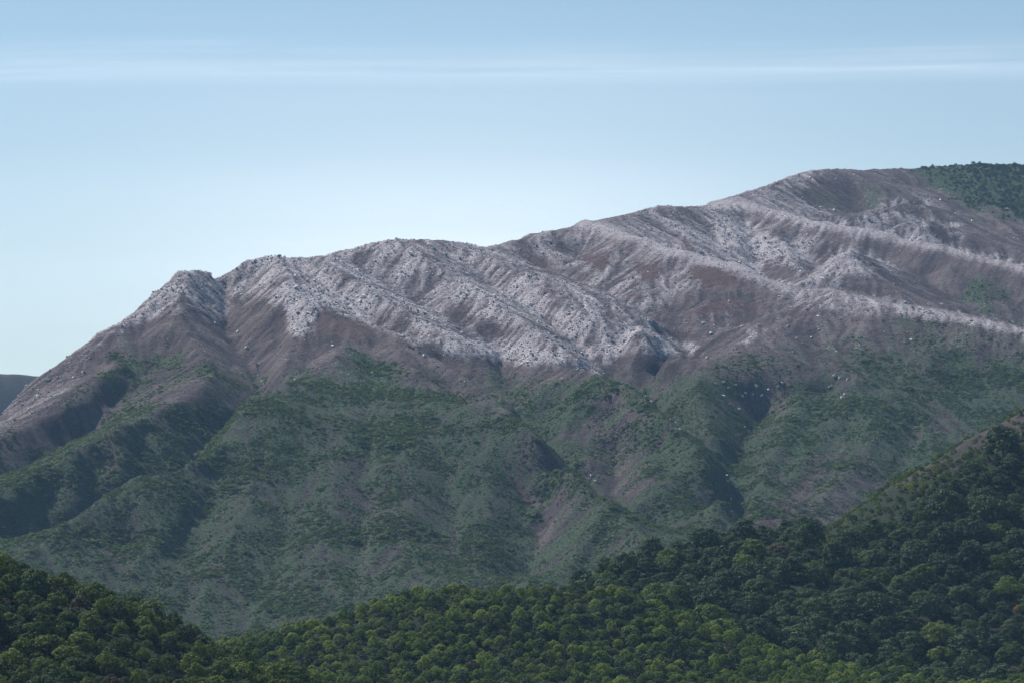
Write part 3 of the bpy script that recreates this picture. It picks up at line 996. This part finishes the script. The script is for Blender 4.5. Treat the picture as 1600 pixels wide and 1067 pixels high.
def species(key, n, w, h, bz, lobes, leaves, leaf, flat, trunk_r):
    out = []
    for k in range(n):
        f = rngm.uniform(0.82, 1.15)
        cm, cen = crown_mesh('crown_' + key, rngm, w * f, h * rngm.uniform(0.72, 1.35), bz * rngm.uniform(0.8, 1.6), lobes, leaves, leaf, flat)
        tm = trunk_mesh('trunk_' + key, rngm, cen, bz, trunk_r, BARK)
        out.append((cm, tm, w * f))
    SPEC[key] = out


species('broad', 7, 13.5, 7.0, 3.2, 30, 4200, 0.66, 0.50, 0.32)
species('round', 5, 7.6, 4.8, 1.6, 20, 1900, 0.50, 0.65, 0.18)
species('bushy', 5, 5.4, 3.5, 0.5, 13, 1000, 0.44, 0.65, 0.12)


def set_mat(o, mat):
    if len(o.data.materials) == 0:
        o.data.materials.append(mat)
    o.material_slots[0].link = 'OBJECT'
    o.material_slots[0].material = mat


def instance_field(name, pts, scale, rot, idx, sources, label, category):
    """one uncountable mass: models set on a cloud of points by geometry nodes"""
    src = bpy.data.collections.new(name + '_models')
    for k, o in enumerate(sources):
        o.name = '%s_model_%02d' % (name, k)
        src.objects.link(o)
    me = bpy.data.meshes.new(name)
    pts = np.asarray(pts, np.float32)
    me.vertices.add(len(pts))
    me.vertices.foreach_set('co', pts.ravel())
    a = me.attributes.new('i_scale', 'FLOAT_VECTOR', 'POINT'); a.data.foreach_set('vector', np.asarray(scale, np.float32).ravel())
    a = me.attributes.new('i_rot', 'FLOAT_VECTOR', 'POINT'); a.data.foreach_set('vector', np.asarray(rot, np.float32).ravel())
    a = me.attributes.new('i_idx', 'INT', 'POINT'); a.data.foreach_set('value', np.asarray(idx, np.int32).ravel())
    o = link(name, me)
    g = bpy.data.node_groups.new(name + '_scatter', 'GeometryNodeTree')
    g.interface.new_socket('Geometry', in_out='INPUT', socket_type='NodeSocketGeometry')
    g.interface.new_socket('Geometry', in_out='OUTPUT', socket_type='NodeSocketGeometry')
    gi, go = g.nodes.new('NodeGroupInput'), g.nodes.new('NodeGroupOutput')
    iop = g.nodes.new('GeometryNodeInstanceOnPoints')
    ci = g.nodes.new('GeometryNodeCollectionInfo')
    ci.inputs['Collection'].default_value = src
    ci.inputs['Separate Children'].default_value = True
    ci.inputs['Reset Children'].default_value = True
    def na(nm, dt):
        n = g.nodes.new('GeometryNodeInputNamedAttribute')
        n.data_type = dt
        n.inputs['Name'].default_value = nm
        return n.outputs['Attribute']
    g.links.new(gi.outputs[0], iop.inputs['Points'])
    g.links.new(ci.outputs[0], iop.inputs['Instance'])
    iop.inputs['Pick Instance'].default_value = True
    g.links.new(na('i_idx', 'INT'), iop.inputs['Instance Index'])
    g.links.new(na('i_rot', 'FLOAT_VECTOR'), iop.inputs['Rotation'])
    g.links.new(na('i_scale', 'FLOAT_VECTOR'), iop.inputs['Scale'])
    g.links.new(iop.outputs[0], go.inputs[0])
    md = o.modifiers.new('scatter', 'NODES')
    md.node_group = g
    tag(o, label, category, kind='stuff')
    return o


# ------------------------------------------------------------------ scree and boulders
ROCKMAT = plain_material('pale_rock', (0.50, 0.46, 0.46), (0.80, 0.755, 0.74), 0.9, 0.85, 0.6)
ROCKDARK = plain_material('weathered_rock', (0.20, 0.18, 0.185), (0.38, 0.35, 0.35), 0.9, 0.9, 0.5)


def rock_mesh(name, rng, mat):
    import bmesh
    bm = bmesh.new()
    bmesh.ops.create_cube(bm, size=1.0)
    pts = [(rng.uniform(-.5, .5), rng.uniform(-.5, .5), rng.uniform(-.5, .5)) for _ in range(9)]
    for v in bm.verts:
        v.co *= rng.uniform(0.7, 1.15)
    for p in pts:
        bm.verts.new(p)
    r = bmesh.ops.convex_hull(bm, input=bm.verts[:])
    bmesh.ops.delete(bm, geom=[g for g in r['geom_interior'] if isinstance(g, bmesh.types.BMVert)], context='VERTS')
    me = bpy.data.meshes.new(name)
    bm.to_mesh(me)
    bm.free()
    me.materials.append(mat)
    return me


ROCKS = [rock_mesh('boulder_shape', rngm, ROCKMAT) for _ in range(6)]
ROCKS_D = [rock_mesh('dark_boulder_shape', rngm, ROCKDARK) for _ in range(3)]


def wedge(n, y0, y1, rng, margin=50):
    y = y0 + (y1 - y0) * np.sqrt(rng.uniform((y0 / y1) ** 2 * 0 + 0.0, 1, n)) if False else rng.uniform(y0, y1, n)
    x = rng.uniform(-1, 1, n) * (0.1335 * y + margin)
    return x, y


rs = np.random.default_rng(5)
x, y = wedge(480000, 3700, 5650, rs)
h, rk, vg, ru = mountain_height(x, y, False)
ok = rk > 0.02
x, y, h, rk, vg, ru = x[ok], y[ok], h[ok], rk[ok], vg[ok], ru[ok]
pat = 0.42 + 0.4 * fbm(x, y, 26, 3, 91, 0.6) + 2.2 * (mt.sample(x, y, STREAK) - 0.5)
ok = rs.uniform(0, 1, len(x)) < np.clip(rk * 1.15 * np.clip(pat + 0.7 * (rk - 0.6), 0.04, 1.2), 0, 1) * 0.85
x, y, rk, vg, ru = x[ok], y[ok], rk[ok], vg[ok], ru[ok]
h = mountain_height(x, y, True, (rk, vg, ru))[0]
n = len(x)
s = np.clip(rs.lognormal(-0.55, 0.58, n), 0.25, 3.2) * (0.75 + 0.3 * rk) * (1 - 0.6 * mt.sample(x, y, SPUR))
sc = np.stack([s * rs.uniform(0.8, 1.5, n), s * rs.uniform(0.8, 1.4, n), s * rs.uniform(0.45, 1.0, n)], -1)
rt = np.stack([rs.uniform(-.1, .8, n), rs.uniform(-.5, .5, n), rs.uniform(0, 6.28, n)], -1)
ix = np.where(rs.uniform(0, 1, n) < 0.14, rs.integers(6, 9, n), rs.integers(0, 6, n))
src = [bpy.data.objects.new('r', m) for m in ROCKS + ROCKS_D]
instance_field('scree', np.stack([x, y, h + 0.15 * s], -1), sc, rt, ix, src, 'pale blocky scree covering the crest and upper slopes of the mountain', 'scree')
N_ROCKS = n

# single white boulders lying in the gullies
BOULDERS = {
    'in the upper left gully below the peaks': [(362, 500), (372, 520), (358, 512), (395, 556), (402, 572), (404, 588), (410, 597), (385, 545), (399, 610)],
    'in the stream bed behind the left front ridge': [(321, 679), (305, 712), (293, 728), (299, 721)],
    'on the brown left shoulder': [(75, 595), (90, 590), (60, 610), (115, 590), (130, 583), (100, 600), (80, 620), (45, 640), (35, 634), (72, 637), (22, 655), (140, 560)],
    'in the short gully under the pale tongue': [(640, 543), (648, 547), (655, 552), (663, 557), (678, 567), (685, 573)],
    'in the gully left of the dome': [(925, 745), (921, 750), (930, 753)],
    'in the main gully right of the dome': [(1010, 620), (1018, 628), (1040, 650), (1048, 655), (1055, 661), (1062, 672), (1071, 694), (1055, 672)],
    'low in the main gully near the forest': [(1137, 752), (1141, 780), (1139, 788), (1143, 800), (1135, 745)],
    'in the dark amphitheatre': [(1118, 600), (1130, 598), (1138, 608), (1150, 604), (1165, 615), (1176, 618), (1160, 622), (1190, 622), (1215, 605), (1222, 600),
                                 (1235, 590), (1130, 620), (1140, 632), (1155, 640), (1170, 642), (1163, 668), (1170, 674), (1182, 606), (1200, 612)],
    'on the rib right of the amphitheatre': [(1303, 590), (1313, 592), (1325, 594), (1295, 610), (1299, 606), (1316, 622), (1310, 637), (1320, 617)],
    'on the plateau under the first spur': [(1280, 516), (1245, 530), (1150, 545), (1216, 500)],
}
ORDB = ('topmost second third fourth fifth sixth seventh eighth ninth tenth eleventh twelfth thirteenth fourteenth fifteenth sixteenth '
        'seventeenth eighteenth nineteenth twentieth').split()


def sight_fine(px, py):
    D = np.arange(2950.0, 5700.0, 2.0)
    ux, _, uz = at(px, py, 1.0)
    hh = mountain_height(ux * D, D)[0]
    hit = hh >= CAMZ + (uz - CAMZ) * D
    k = int(np.argmax(hit))
    return ux * D[k], D[k], hh[k]


for place, spots in BOULDERS.items():
    for k, (a_, b_) in enumerate(sorted(spots, key=lambda q: q[1])):
        bx_, by_, bz_ = sight_fine(a_, b_)
        o = link('boulder', ROCKS[(k * 5 + len(place)) % 6])
        s_ = rs.uniform(1.6, 2.8)
        o.location = (bx_, by_, bz_ + 0.2 * s_)
        o.scale = (s_ * rs.uniform(0.9, 1.4), s_ * rs.uniform(0.9, 1.3), s_ * rs.uniform(0.7, 1.0))
        o.rotation_euler = (rs.uniform(-.4, .4), rs.uniform(-.4, .4), rs.uniform(0, 6.28))
        tag(o, '%s white boulder counted down the slope %s' % (ORDB[k], place), 'boulder', 'single white boulders lying in the gullies')

# ------------------------------------------------------------------ shrubs on the mountain
shr = []
for k in range(5):
    cm, _ = crown_mesh('shrub_shape', rngm, 3.4, 2.0, -0.3, 8, 200, 0.60, 0.6)
    cm.materials.append(SHRUB)
    shr.append(bpy.data.objects.new('s', cm))
xa, ya = wedge(560000, 2950, 4350, rs)
xb, yb = wedge(130000, 4350, 5300, rs)
x, y = np.concatenate([xa, xb]), np.concatenate([ya, yb])
h, rk, vg, ru = mountain_height(x, y, False)
lush = fbm(x, y, 70, 3, 141, 0.6)
st = mt.sample(x, y, STREAK)
pat = 0.50 + 0.5 * fbm(x, y, 22, 4, 131, 0.65) + 0.5 * lush + 0.7 * (st - 0.5)
u = rs.uniform(0, 1, len(x))
bush = (u < np.clip(vg * 1.25 * pat, 0, 0.9) * (1 - 0.9 * rk)) & (vg > 0.28)
tuft = ~bush & (rs.uniform(0, 1, len(x)) < (0.12 + 0.30 * vg) * (1 - 0.8 * np.minimum(rk, 1)))
ok = bush | tuft
x, y, rk, ru, vg, bush, lush = x[ok], y[ok], rk[ok], ru[ok], vg[ok], bush[ok], lush[ok]
h = mountain_height(x, y, True, (rk, vg, ru))[0]
n = len(x)
s = np.clip(rs.lognormal(-0.85, 0.42, n), 0.2, 1.6) * (0.6 + 0.5 * vg) * np.clip(1 + 0.5 * lush, 0.6, 1.5)
s = np.where(bush, s, rs.uniform(0.14, 0.38, n))
s = np.where(bush & (rs.uniform(0, 1, n) < 0.015), s * 2.2, s)
sc = np.stack([s * rs.uniform(0.9, 1.5, n), s * rs.uniform(0.9, 1.5, n), s * rs.uniform(0.5, 0.9, n)], -1)
rt = np.stack([np.zeros(n), np.zeros(n), rs.uniform(0, 6.28, n)], -1)
instance_field('shrubs', np.stack([x, y, h], -1), sc, rt, rs.integers(0, 5, n), shr,
               'low green scrub covering the lower slopes of the mountain', 'scrub')
N_SHRUBS = n

# ------------------------------------------------------------------ forest on the foothills
def foothill_zone(px, py, x, y):
    """0 left hill, 1 knoll, 2 right hill"""
    z = np.where(y < 1450, 0, np.where((y < 1790), 1, 2))
    return z


def poisson(cands, rad):
    cell = {}
    out = []
    R0 = 4.0
    for i, (x, y) in enumerate(cands):
        r = rad[i]
        k = int(r * 1.6 / R0) + 1
        cx, cy = int(x // R0), int(y // R0)
        good = True
        for a in range(cx - k, cx + k + 1):
            for b in range(cy - k, cy + k + 1):
                for j in cell.get((a, b), ()):
                    if (cands[j][0] - x) ** 2 + (cands[j][1] - y) ** 2 < (0.66 * (r + rad[j])) ** 2:
                        good = False
                        break
                if not good:
                    break
            if not good:
                break
        if good:
            cell.setdefault((cx, cy), []).append(i)
            out.append(i)
    return out


rf = np.random.default_rng(77)
nc = 40000
y = np.concatenate([rf.uniform(a_, b_, m_) for a_, b_, m_ in ((1190, 1345, 10000), (1345, 1580, 2500), (1580, 1790, 24000), (1790, 2290, 17000))])
nc = len(y)
x = rf.uniform(-1, 1, nc) * (0.1335 * y + 35)
h = fh.sample(x, y)
px, py = to_px(x, y, h)
zone = foothill_zone(px, py, x, y)
big = fbm(x, y, 45, 2, 12)
rad = np.where(zone == 0, 2.4, np.where(zone == 1, 2.0, 5.2)) * np.clip(1 + 0.45 * big, 0.55, 1.6) * np.clip(rf.lognormal(0, 0.32, nc), 0.55, 1.9)
# upper right crest carries low scrub and bare soil
bare = (zone == 2) & (py < 722 - (px - 1470) * 0.36) & (px > 1400)
lowscrub = (zone == 2) & (py < 830 - (px - 1290) * 0.62 + 62) & (px > 1270)
rad = np.where(lowscrub, 2.6 * np.clip(rad / 6.0, 0.6, 1.3), rad)
inside = (px > -110) & (px < 1710) & (py < 1150)
inside &= ~(bare & (rf.uniform(0, 1, nc) < 0.75))
sel = np.where(inside)[0]
order = sel[np.argsort(-rad[sel] + rf.uniform(-1.5, 1.5, len(sel)))]
keepi = poisson([(x[i], y[i]) for i in order], [rad[i] for i in order])
TR = order[keepi]
pxw = rad[TR] * 2 * FPX / y[TR]
trees = []
for i in TR:
    z = zone[i]
    if lowscrub[i]:
        key, mat = 'bushy', (LEAF_MID if rf.uniform() < 0.4 else LEAF_OLIVE)
        sc_ = rad[i] / 2.7
    elif z == 2:
        key, mat = 'broad', LEAF_DARK
        if rf.uniform() < 0.14:
            mat = LEAF_OLIVE
        if rad[i] < 4.6:
            key = 'round'
        sc_ = rad[i] / (6.3 if key == 'broad' else 3.7)
    elif z == 1:
        key, mat = ('round', LEAF_MID) if rad[i] > 2.3 else ('bushy', LEAF_MID)
        if rf.uniform() < 0.28:
            mat = LEAF_DARK
        sc_ = rad[i] / (2.75 if key == 'round' else 2.0)
    else:
        key, mat = ('round', LEAF_OLIVE) if rad[i] > 2.5 else ('bushy', LEAF_OLIVE)
        if rf.uniform() < 0.2:
            mat = LEAF_DARK
        sc_ = rad[i] / (2.75 if key == 'round' else 2.0)
    if rf.uniform() < 0.007:
        mat = LEAF_DRY
    trees.append(dict(x=x[i], y=y[i], z=h[i], px=px[i], py=py[i], key=key, mat=mat, s=sc_ * rf.uniform(0.92, 1.1) * (0.68, 0.64, 0.80)[int(z)], zone=int(z),
                      low=bool(lowscrub[i]), var=int(rf.integers(0, 100)), rot=rf.uniform(0, 6.28), size=rad[i] / y[i]))


species('umbrella', 1, 15.0, 2.6, 6.2, 26, 2600, 0.6, 0.4, 0.26)
species('spindly', 1, 5.0, 3.0, 8.0, 9, 340, 0.5, 0.5, 0.22)
LANDMARKS = [
    (958, 893, 2014, 'umbrella', LEAF_OLIVE, 1.0, 'umbrella_tree', 'flat-topped tree with dark open underside on the crest left end of the right slope'),
    (882, 1050, 1655, 'spindly', LEAF_DARK, 0.95, 'spindly_tree', 'spindly tree with bare trunk standing above the bushes low on the knoll'),
    (852, 1052, 1650, 'spindly', LEAF_DARK, 0.72, 'spindly_tree', 'shorter spindly tree beside the bare trunk low on the knoll'),
    (158, 1058, 1246, 'spindly', LEAF_OLIVE, 0.62, 'spindly_tree', 'thin bare-trunked tree near the bottom edge of the left hill'),
    (8, 985, 1282, 'spindly', LEAF_DRY, 0.75, 'spindly_tree', 'branchy half bare tree at the left edge of the picture'),
    (1592, 992, 1935, 'round', LEAF_YELLOW, 0.8, 'yellow_tree', 'small orange yellow tree at the right edge of the picture'),
    (124, 955, 1302, 'round', LEAF_DRY, 0.95, 'withered_tree', 'reddish brown withered tree halfway up the left hill'),
    (288, 1010, 1312, 'broad', LEAF_DARK, 0.62, 'shade_tree', 'broad very dark tree at the right foot of the left hill'),
    (905, 965, 1712, 'round', LEAF_DARK, 1.05, 'shade_tree', 'single round dark tree high on the right part of the knoll'),
    (785, 1035, 1640, 'round', LEAF_DARK, 1.1, 'shade_tree', 'single round dark tree low in the middle of the knoll'),
]
LM = []
for (a_, b_, D_, key_, mat_, s_, nm_, lab_) in LANDMARKS:
    x_ = at(a_, b_, D_)[0]
    z_ = float(fh.sample(np.array([x_]), np.array([D_]))[0])
    LM.append((dict(x=x_, y=D_, z=z_, key=key_, mat=mat_, s=s_, var=0, rot=1.3), nm_, lab_))
    trees = [t for t in trees if (t['x'] - x_) ** 2 + (t['y'] - D_) ** 2 > (3.2 if key_ == 'spindly' else 5.5) ** 2]


def build_tree(name, t, label, group, mat=None, sz=None, key=None):
    key = key or t['key']
    cm, tm, w = SPEC[key][t['var'] % len(SPEC[key])]
    e = bpy.data.objects.new(name, None)
    COL.objects.link(e)
    e.location = (t['x'], t['y'], t['z'])
    e.rotation_euler = (0, 0, t['rot'])
    s = t['s']
    e.scale = sz or (s, s, s * (0.85 + 0.3 * ((t['var'] * 37 % 100) / 100)))
    tag(e, label, 'tree', group)
    c = link('crown', cm, e)
    set_mat(c, mat or t['mat'])
    link('trunk', tm, e)
    return e



ORD = ('first second third fourth fifth sixth seventh eighth ninth tenth eleventh twelfth thirteenth fourteenth fifteenth sixteenth '
       'seventeenth eighteenth nineteenth twentieth').split()
ORD += ['twenty-' + w for w in ORD[:9]] + ['thirtieth'] + ['thirty-' + w for w in ORD[:9]] + ['fortieth'] + ['forty-' + w for w in ORD[:9]] + ['fiftieth'] + ['fifty-' + w for w in ORD[:9]] + ['sixtieth'] + ['sixty-' + w for w in ORD[:9]]
vis = [t for t in trees if 3 < t['px'] < 1597 and t['py'] < 1078 and not t['low']]
vis.sort(key=lambda t: -t['size'])
NAMED = []
for z, cap in ((0, 110), (1, 110), (2, 240)):
    NAMED += [t for t in vis if t['zone'] == z][:cap]
ids = set(id(t) for t in NAMED)
GROUPS = {
    0: 'trees of the dark wooded hill in the lower left corner',
    1: 'trees of the bright wooded knoll in the lower middle',
    2: 'large dark trees of the wooded slope in the lower right',
}
NAMES = {0: 'leafy_tree', 1: 'bushy_tree', 2: 'domed_tree'}
LOOK = {LEAF_DARK: 'dark green', LEAF_MID: 'bright green', LEAF_OLIVE: 'olive green', LEAF_DRY: 'dry brown', LEAF_YELLOW: 'yellow'}
PLACE = {
    0: ['along the crest of the left hill', 'just under the crest of the left hill', 'halfway down the left hill', 'low on the left hill', 'by the bottom edge, left hill'],
    1: ['along the crest of the middle knoll', 'just under the knoll crest', 'halfway down the knoll', 'low on the knoll', 'by the bottom edge, knoll'],
    2: ['along the crest of the right slope', 'just under the right slope crest', 'upper right slope', 'halfway down the right slope', 'lower right slope',
        'low on the right slope', 'by the bottom edge, right slope'],
}
CREST = {0: ([-50, 0, 150, 280, 400], [880, 893, 932, 995, 1070]), 1: ([380, 480, 600, 760, 940, 1060, 1200], [1020, 988, 942, 925, 922, 985, 1060]),
         2: ([870, 1020, 1200, 1290, 1400, 1600], [945, 886, 858, 830, 750, 640])}
rows = {}
for t in NAMED:
    z = t['zone']
    top = float(np.interp(t['px'], *CREST[z]))
    nb = len(PLACE[z])
    k = int(np.clip((t['py'] - top + 6) / max(40.0, 1080 - top) * nb, 0, nb - 1))
    rows.setdefault((z, k, LOOK[t['mat']]), []).append(t)
for (z, k, look), row in rows.items():
    row.sort(key=lambda t: t['px'])
    for i, t in enumerate(row):
        kindw = {0: 'tree', 1: 'bushy tree', 2: 'domed tree'}[z]
        if i < len(ORD):
            lab = '%s %s from the left %s' % (ORD[i], look + ' ' + kindw, PLACE[z][k])
        else:
            lab = '%s %s towards the right end %s' % (look, kindw, PLACE[z][k])
        build_tree(NAMES[z], t, lab, GROUPS[z])

for t_, nm_, lab_ in LM:
    build_tree(nm_, t_, lab_, 'single trees that stand out from the forest')

rest = [t for t in trees if id(t) not in ids]
SRC, KEYI = [], {}
for key in ('broad', 'round', 'bushy'):
    for mat in (LEAF_DARK, LEAF_MID, LEAF_OLIVE, LEAF_DRY):
        for k, (cm, tm, w) in enumerate(SPEC[key]):
            o = bpy.data.objects.new('t', cm)
            set_mat(o, mat)
            KEYI[(key, mat.name, k)] = len(SRC)
            SRC.append(o)
pts, scs, rts, ixs = [], [], [], []
for t in rest:
    pts.append((t['x'], t['y'], t['z']))
    scs.append((t['s'], t['s'], t['s'] * rf.uniform(0.85, 1.15)))
    rts.append((0, 0, t['rot']))
    ixs.append(KEYI[(t['key'], t['mat'].name, t['var'] % len(SPEC[t['key']]))])
# forest patch high on the far right of the mountain
xu, yu = wedge(26000, 5000, 5720, rf, 60)
hu, rku, vgu, _ = mountain_height(xu, yu)
pxu, pyu = to_px(xu, yu, hu)
oku = (rf.uniform(0, 1, len(xu)) < np.clip((vgu - 0.55) * 2.0, 0, 0.85) * np.clip((pxu - 1432) / 70 + 0.9 * (pyu < 284), 0, 1)) & (pxu > 1400) & (pyu < 352)
for a, b, c in zip(xu[oku], yu[oku], hu[oku]):
    s_ = rf.uniform(0.3, 0.95) * (0.75 + 0.3 * (a > 660))
    pts.append((a, b, c - 0.5)); scs.append((s_, s_, s_)); rts.append((0, 0, rf.uniform(0, 6.28)))
    ixs.append(KEYI[(('round', 'bushy')[int(rf.uniform() < 0.35)], ('leaves_dark', 'leaves_olive')[int(rf.uniform() < 0.3)], int(rf.integers(0, 5)))])
instance_field('forest', pts, scs, rts, ixs, SRC, 'smaller trees and bushes filling the forest between the larger trees', 'forest')
print('COUNTS rocks', N_ROCKS, 'shrubs', N_SHRUBS, 'trees', len(trees), 'named', len(NAMED), 'rest', len(rest), 'upper', int(oku.sum()), 'ctrl', len(CTRL))
print('zones', [sum(1 for t in NAMED if t['zone'] == k) for k in range(3)], [sum(1 for t in trees if t['zone'] == k) for k in range(3)])

# ------------------------------------------------------------------ cirrus band
m, nt, N, L, out = nmat('cirrus')
tc = N.new('ShaderNodeTexCoord')
mp = N.new('ShaderNodeMapping')
mp.inputs['Scale'].default_value = (3.0, 6.0, 1)
L.new(tc.outputs['UV'], mp.inputs['Vector'])
sep = N.new('ShaderNodeSeparateXYZ')
L.new(tc.outputs['UV'], sep.inputs[0])
nz = noise(nt, 2.2, 6, 0.55, mp.outputs[0])
mp2 = N.new('ShaderNodeMapping')
mp2.inputs['Scale'].default_value = (5.0, 1.2, 1)
L.new(tc.outputs['UV'], mp2.inputs['Vector'])
nz2 = noise(nt, 1.0, 5, 0.55, mp2.outputs[0])
w_ = mth(nt, 'ADD', sep.outputs[1], mth(nt, 'ADD', mth(nt, 'MULTIPLY', mth(nt, 'SUBTRACT', nz, 0.5), 0.16), mth(nt, 'MULTIPLY', mth(nt, 'SUBTRACT', nz2, 0.5), 0.22)))
core = ramp(nt, w_, [(0.0, (0, 0, 0)), (0.22, (0.03, 0.03, 0.03)), (0.32, (0.04, 0.04, 0.04)), (0.46, (0.068, 0.068, 0.068)), (0.60, (0.012, 0.012, 0.012)), (1.0, (0, 0, 0))])
al = mth(nt, 'MULTIPLY', core, mth(nt, 'MULTIPLY', mth(nt, 'ADD', -0.25, mth(nt, 'MULTIPLY', nz, 2.6)), mth(nt, 'MULTIPLY', nz2, 2.3)), True)
tr = N.new('ShaderNodeBsdfTranslucent')
tr.inputs['Color'].default_value = (0.95, 0.95, 0.95, 1)
tp = N.new('ShaderNodeBsdfTransparent')
mx = N.new('ShaderNodeMixShader')
L.new(al, mx.inputs[0]); L.new(tp.outputs[0], mx.inputs[1]); L.new(tr.outputs[0], mx.inputs[2])
L.new(mx.outputs[0], out.inputs[0])
CV, CF, UVs = [], [], []
nxc, nyc = 160, 8
for j in range(nyc + 1):
    for i in range(nxc + 1):
        u, v = i / nxc, j / nyc
        xx = (u - 0.5) * 24000
        # sheet about 8 km up, gently bowed
        yy = 45450 + (v - 0.5) * 6500 + 6160 * (u - 0.5) ** 2 - 860 * (u - 0.5) + 110 * math.sin(u * 13 + 0.6)
        CV.append((xx, yy, 7950 + 60 * math.sin(math.pi * v) + 40 * math.sin(9 * u)))
        UVs.append((u, v))
for j in range(nyc):
    for i in range(nxc):
        a = j * (nxc + 1) + i
        CF.append((a, a + 1, a + nxc + 2, a + nxc + 1))
cme = mesh_from('cirrus_cloud', CV, CF, m)
uvl = cme.uv_layers.new(name='UVMap')
li = np.empty(len(cme.loops), np.int32)
cme.loops.foreach_get('vertex_index', li)
uvl.data.foreach_set('uv', np.array(UVs, np.float32)[li].ravel())
tag(link('cirrus_cloud', cme), 'long thin white streak of cirrus across the blue sky', 'cloud', kind='stuff')

# thin cloud veil beyond the streak; its opacity paints the sky glow
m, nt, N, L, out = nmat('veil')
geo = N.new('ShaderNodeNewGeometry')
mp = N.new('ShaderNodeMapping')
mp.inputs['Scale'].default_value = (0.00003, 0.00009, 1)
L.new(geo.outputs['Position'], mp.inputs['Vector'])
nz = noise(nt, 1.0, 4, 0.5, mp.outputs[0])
al = mth(nt, 'MULTIPLY', attr(nt, 'glow_alpha').outputs['Fac'], mth(nt, 'ADD', 0.62, mth(nt, 'MULTIPLY', nz, 0.76)), True)
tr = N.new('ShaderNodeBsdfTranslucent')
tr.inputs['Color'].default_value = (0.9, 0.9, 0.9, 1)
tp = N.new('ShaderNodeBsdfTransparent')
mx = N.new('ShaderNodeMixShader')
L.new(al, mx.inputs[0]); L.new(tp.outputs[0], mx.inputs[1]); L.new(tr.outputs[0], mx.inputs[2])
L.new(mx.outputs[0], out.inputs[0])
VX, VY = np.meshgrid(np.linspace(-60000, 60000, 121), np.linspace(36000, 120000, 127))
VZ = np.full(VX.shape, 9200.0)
vme, vu = grid_mesh('sky_glow_veil', VX, VY, VZ, np.ones(VX.shape, bool), m)
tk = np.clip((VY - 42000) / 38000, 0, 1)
tk = 0.40 * tk * tk * (3 - 2 * tk) * (0.35 + 0.65 * np.exp(-((VX + 900) / 5500) ** 2))  # glow put into the opacity: densest in mid-view and far out
fattr(vme, 'glow_alpha', tk.ravel()[vu])
tag(link('sky_glow_veil', vme), 'thin milky veil of high cloud, shaped to paint the sky glow above the ridge', 'cloud', kind='stuff')

# ------------------------------------------------------------------ haze: one closed box of even, pale air round the camera and the land
m, nt, N, L, out = nmat('air')
pv = N.new('ShaderNodeVolumePrincipled')
pv.inputs['Color'].default_value = (*HAZE_COLOR, 1)
pv.inputs['Density'].default_value = HAZE_DENSITY
pv.inputs['Anisotropy'].default_value = 0.0
L.new(pv.outputs[0], out.inputs['Volume'])
zt = float(max(Hm.max(), 820)) + 25
bx = [(sx, sy, sz) for sz in (-3.0, zt) for sy in (-8200, 20200) for sx in (-15200, 15200)]
hme = mesh_from('haze', bx, [(0, 2, 3, 1), (4, 5, 7, 6), (0, 1, 5, 4), (2, 6, 7, 3), (0, 4, 6, 2), (1, 3, 7, 5)], m, False)
tag(link('haze', hme), 'pale bluish haze filling the air before the mountain', 'haze', kind='stuff')
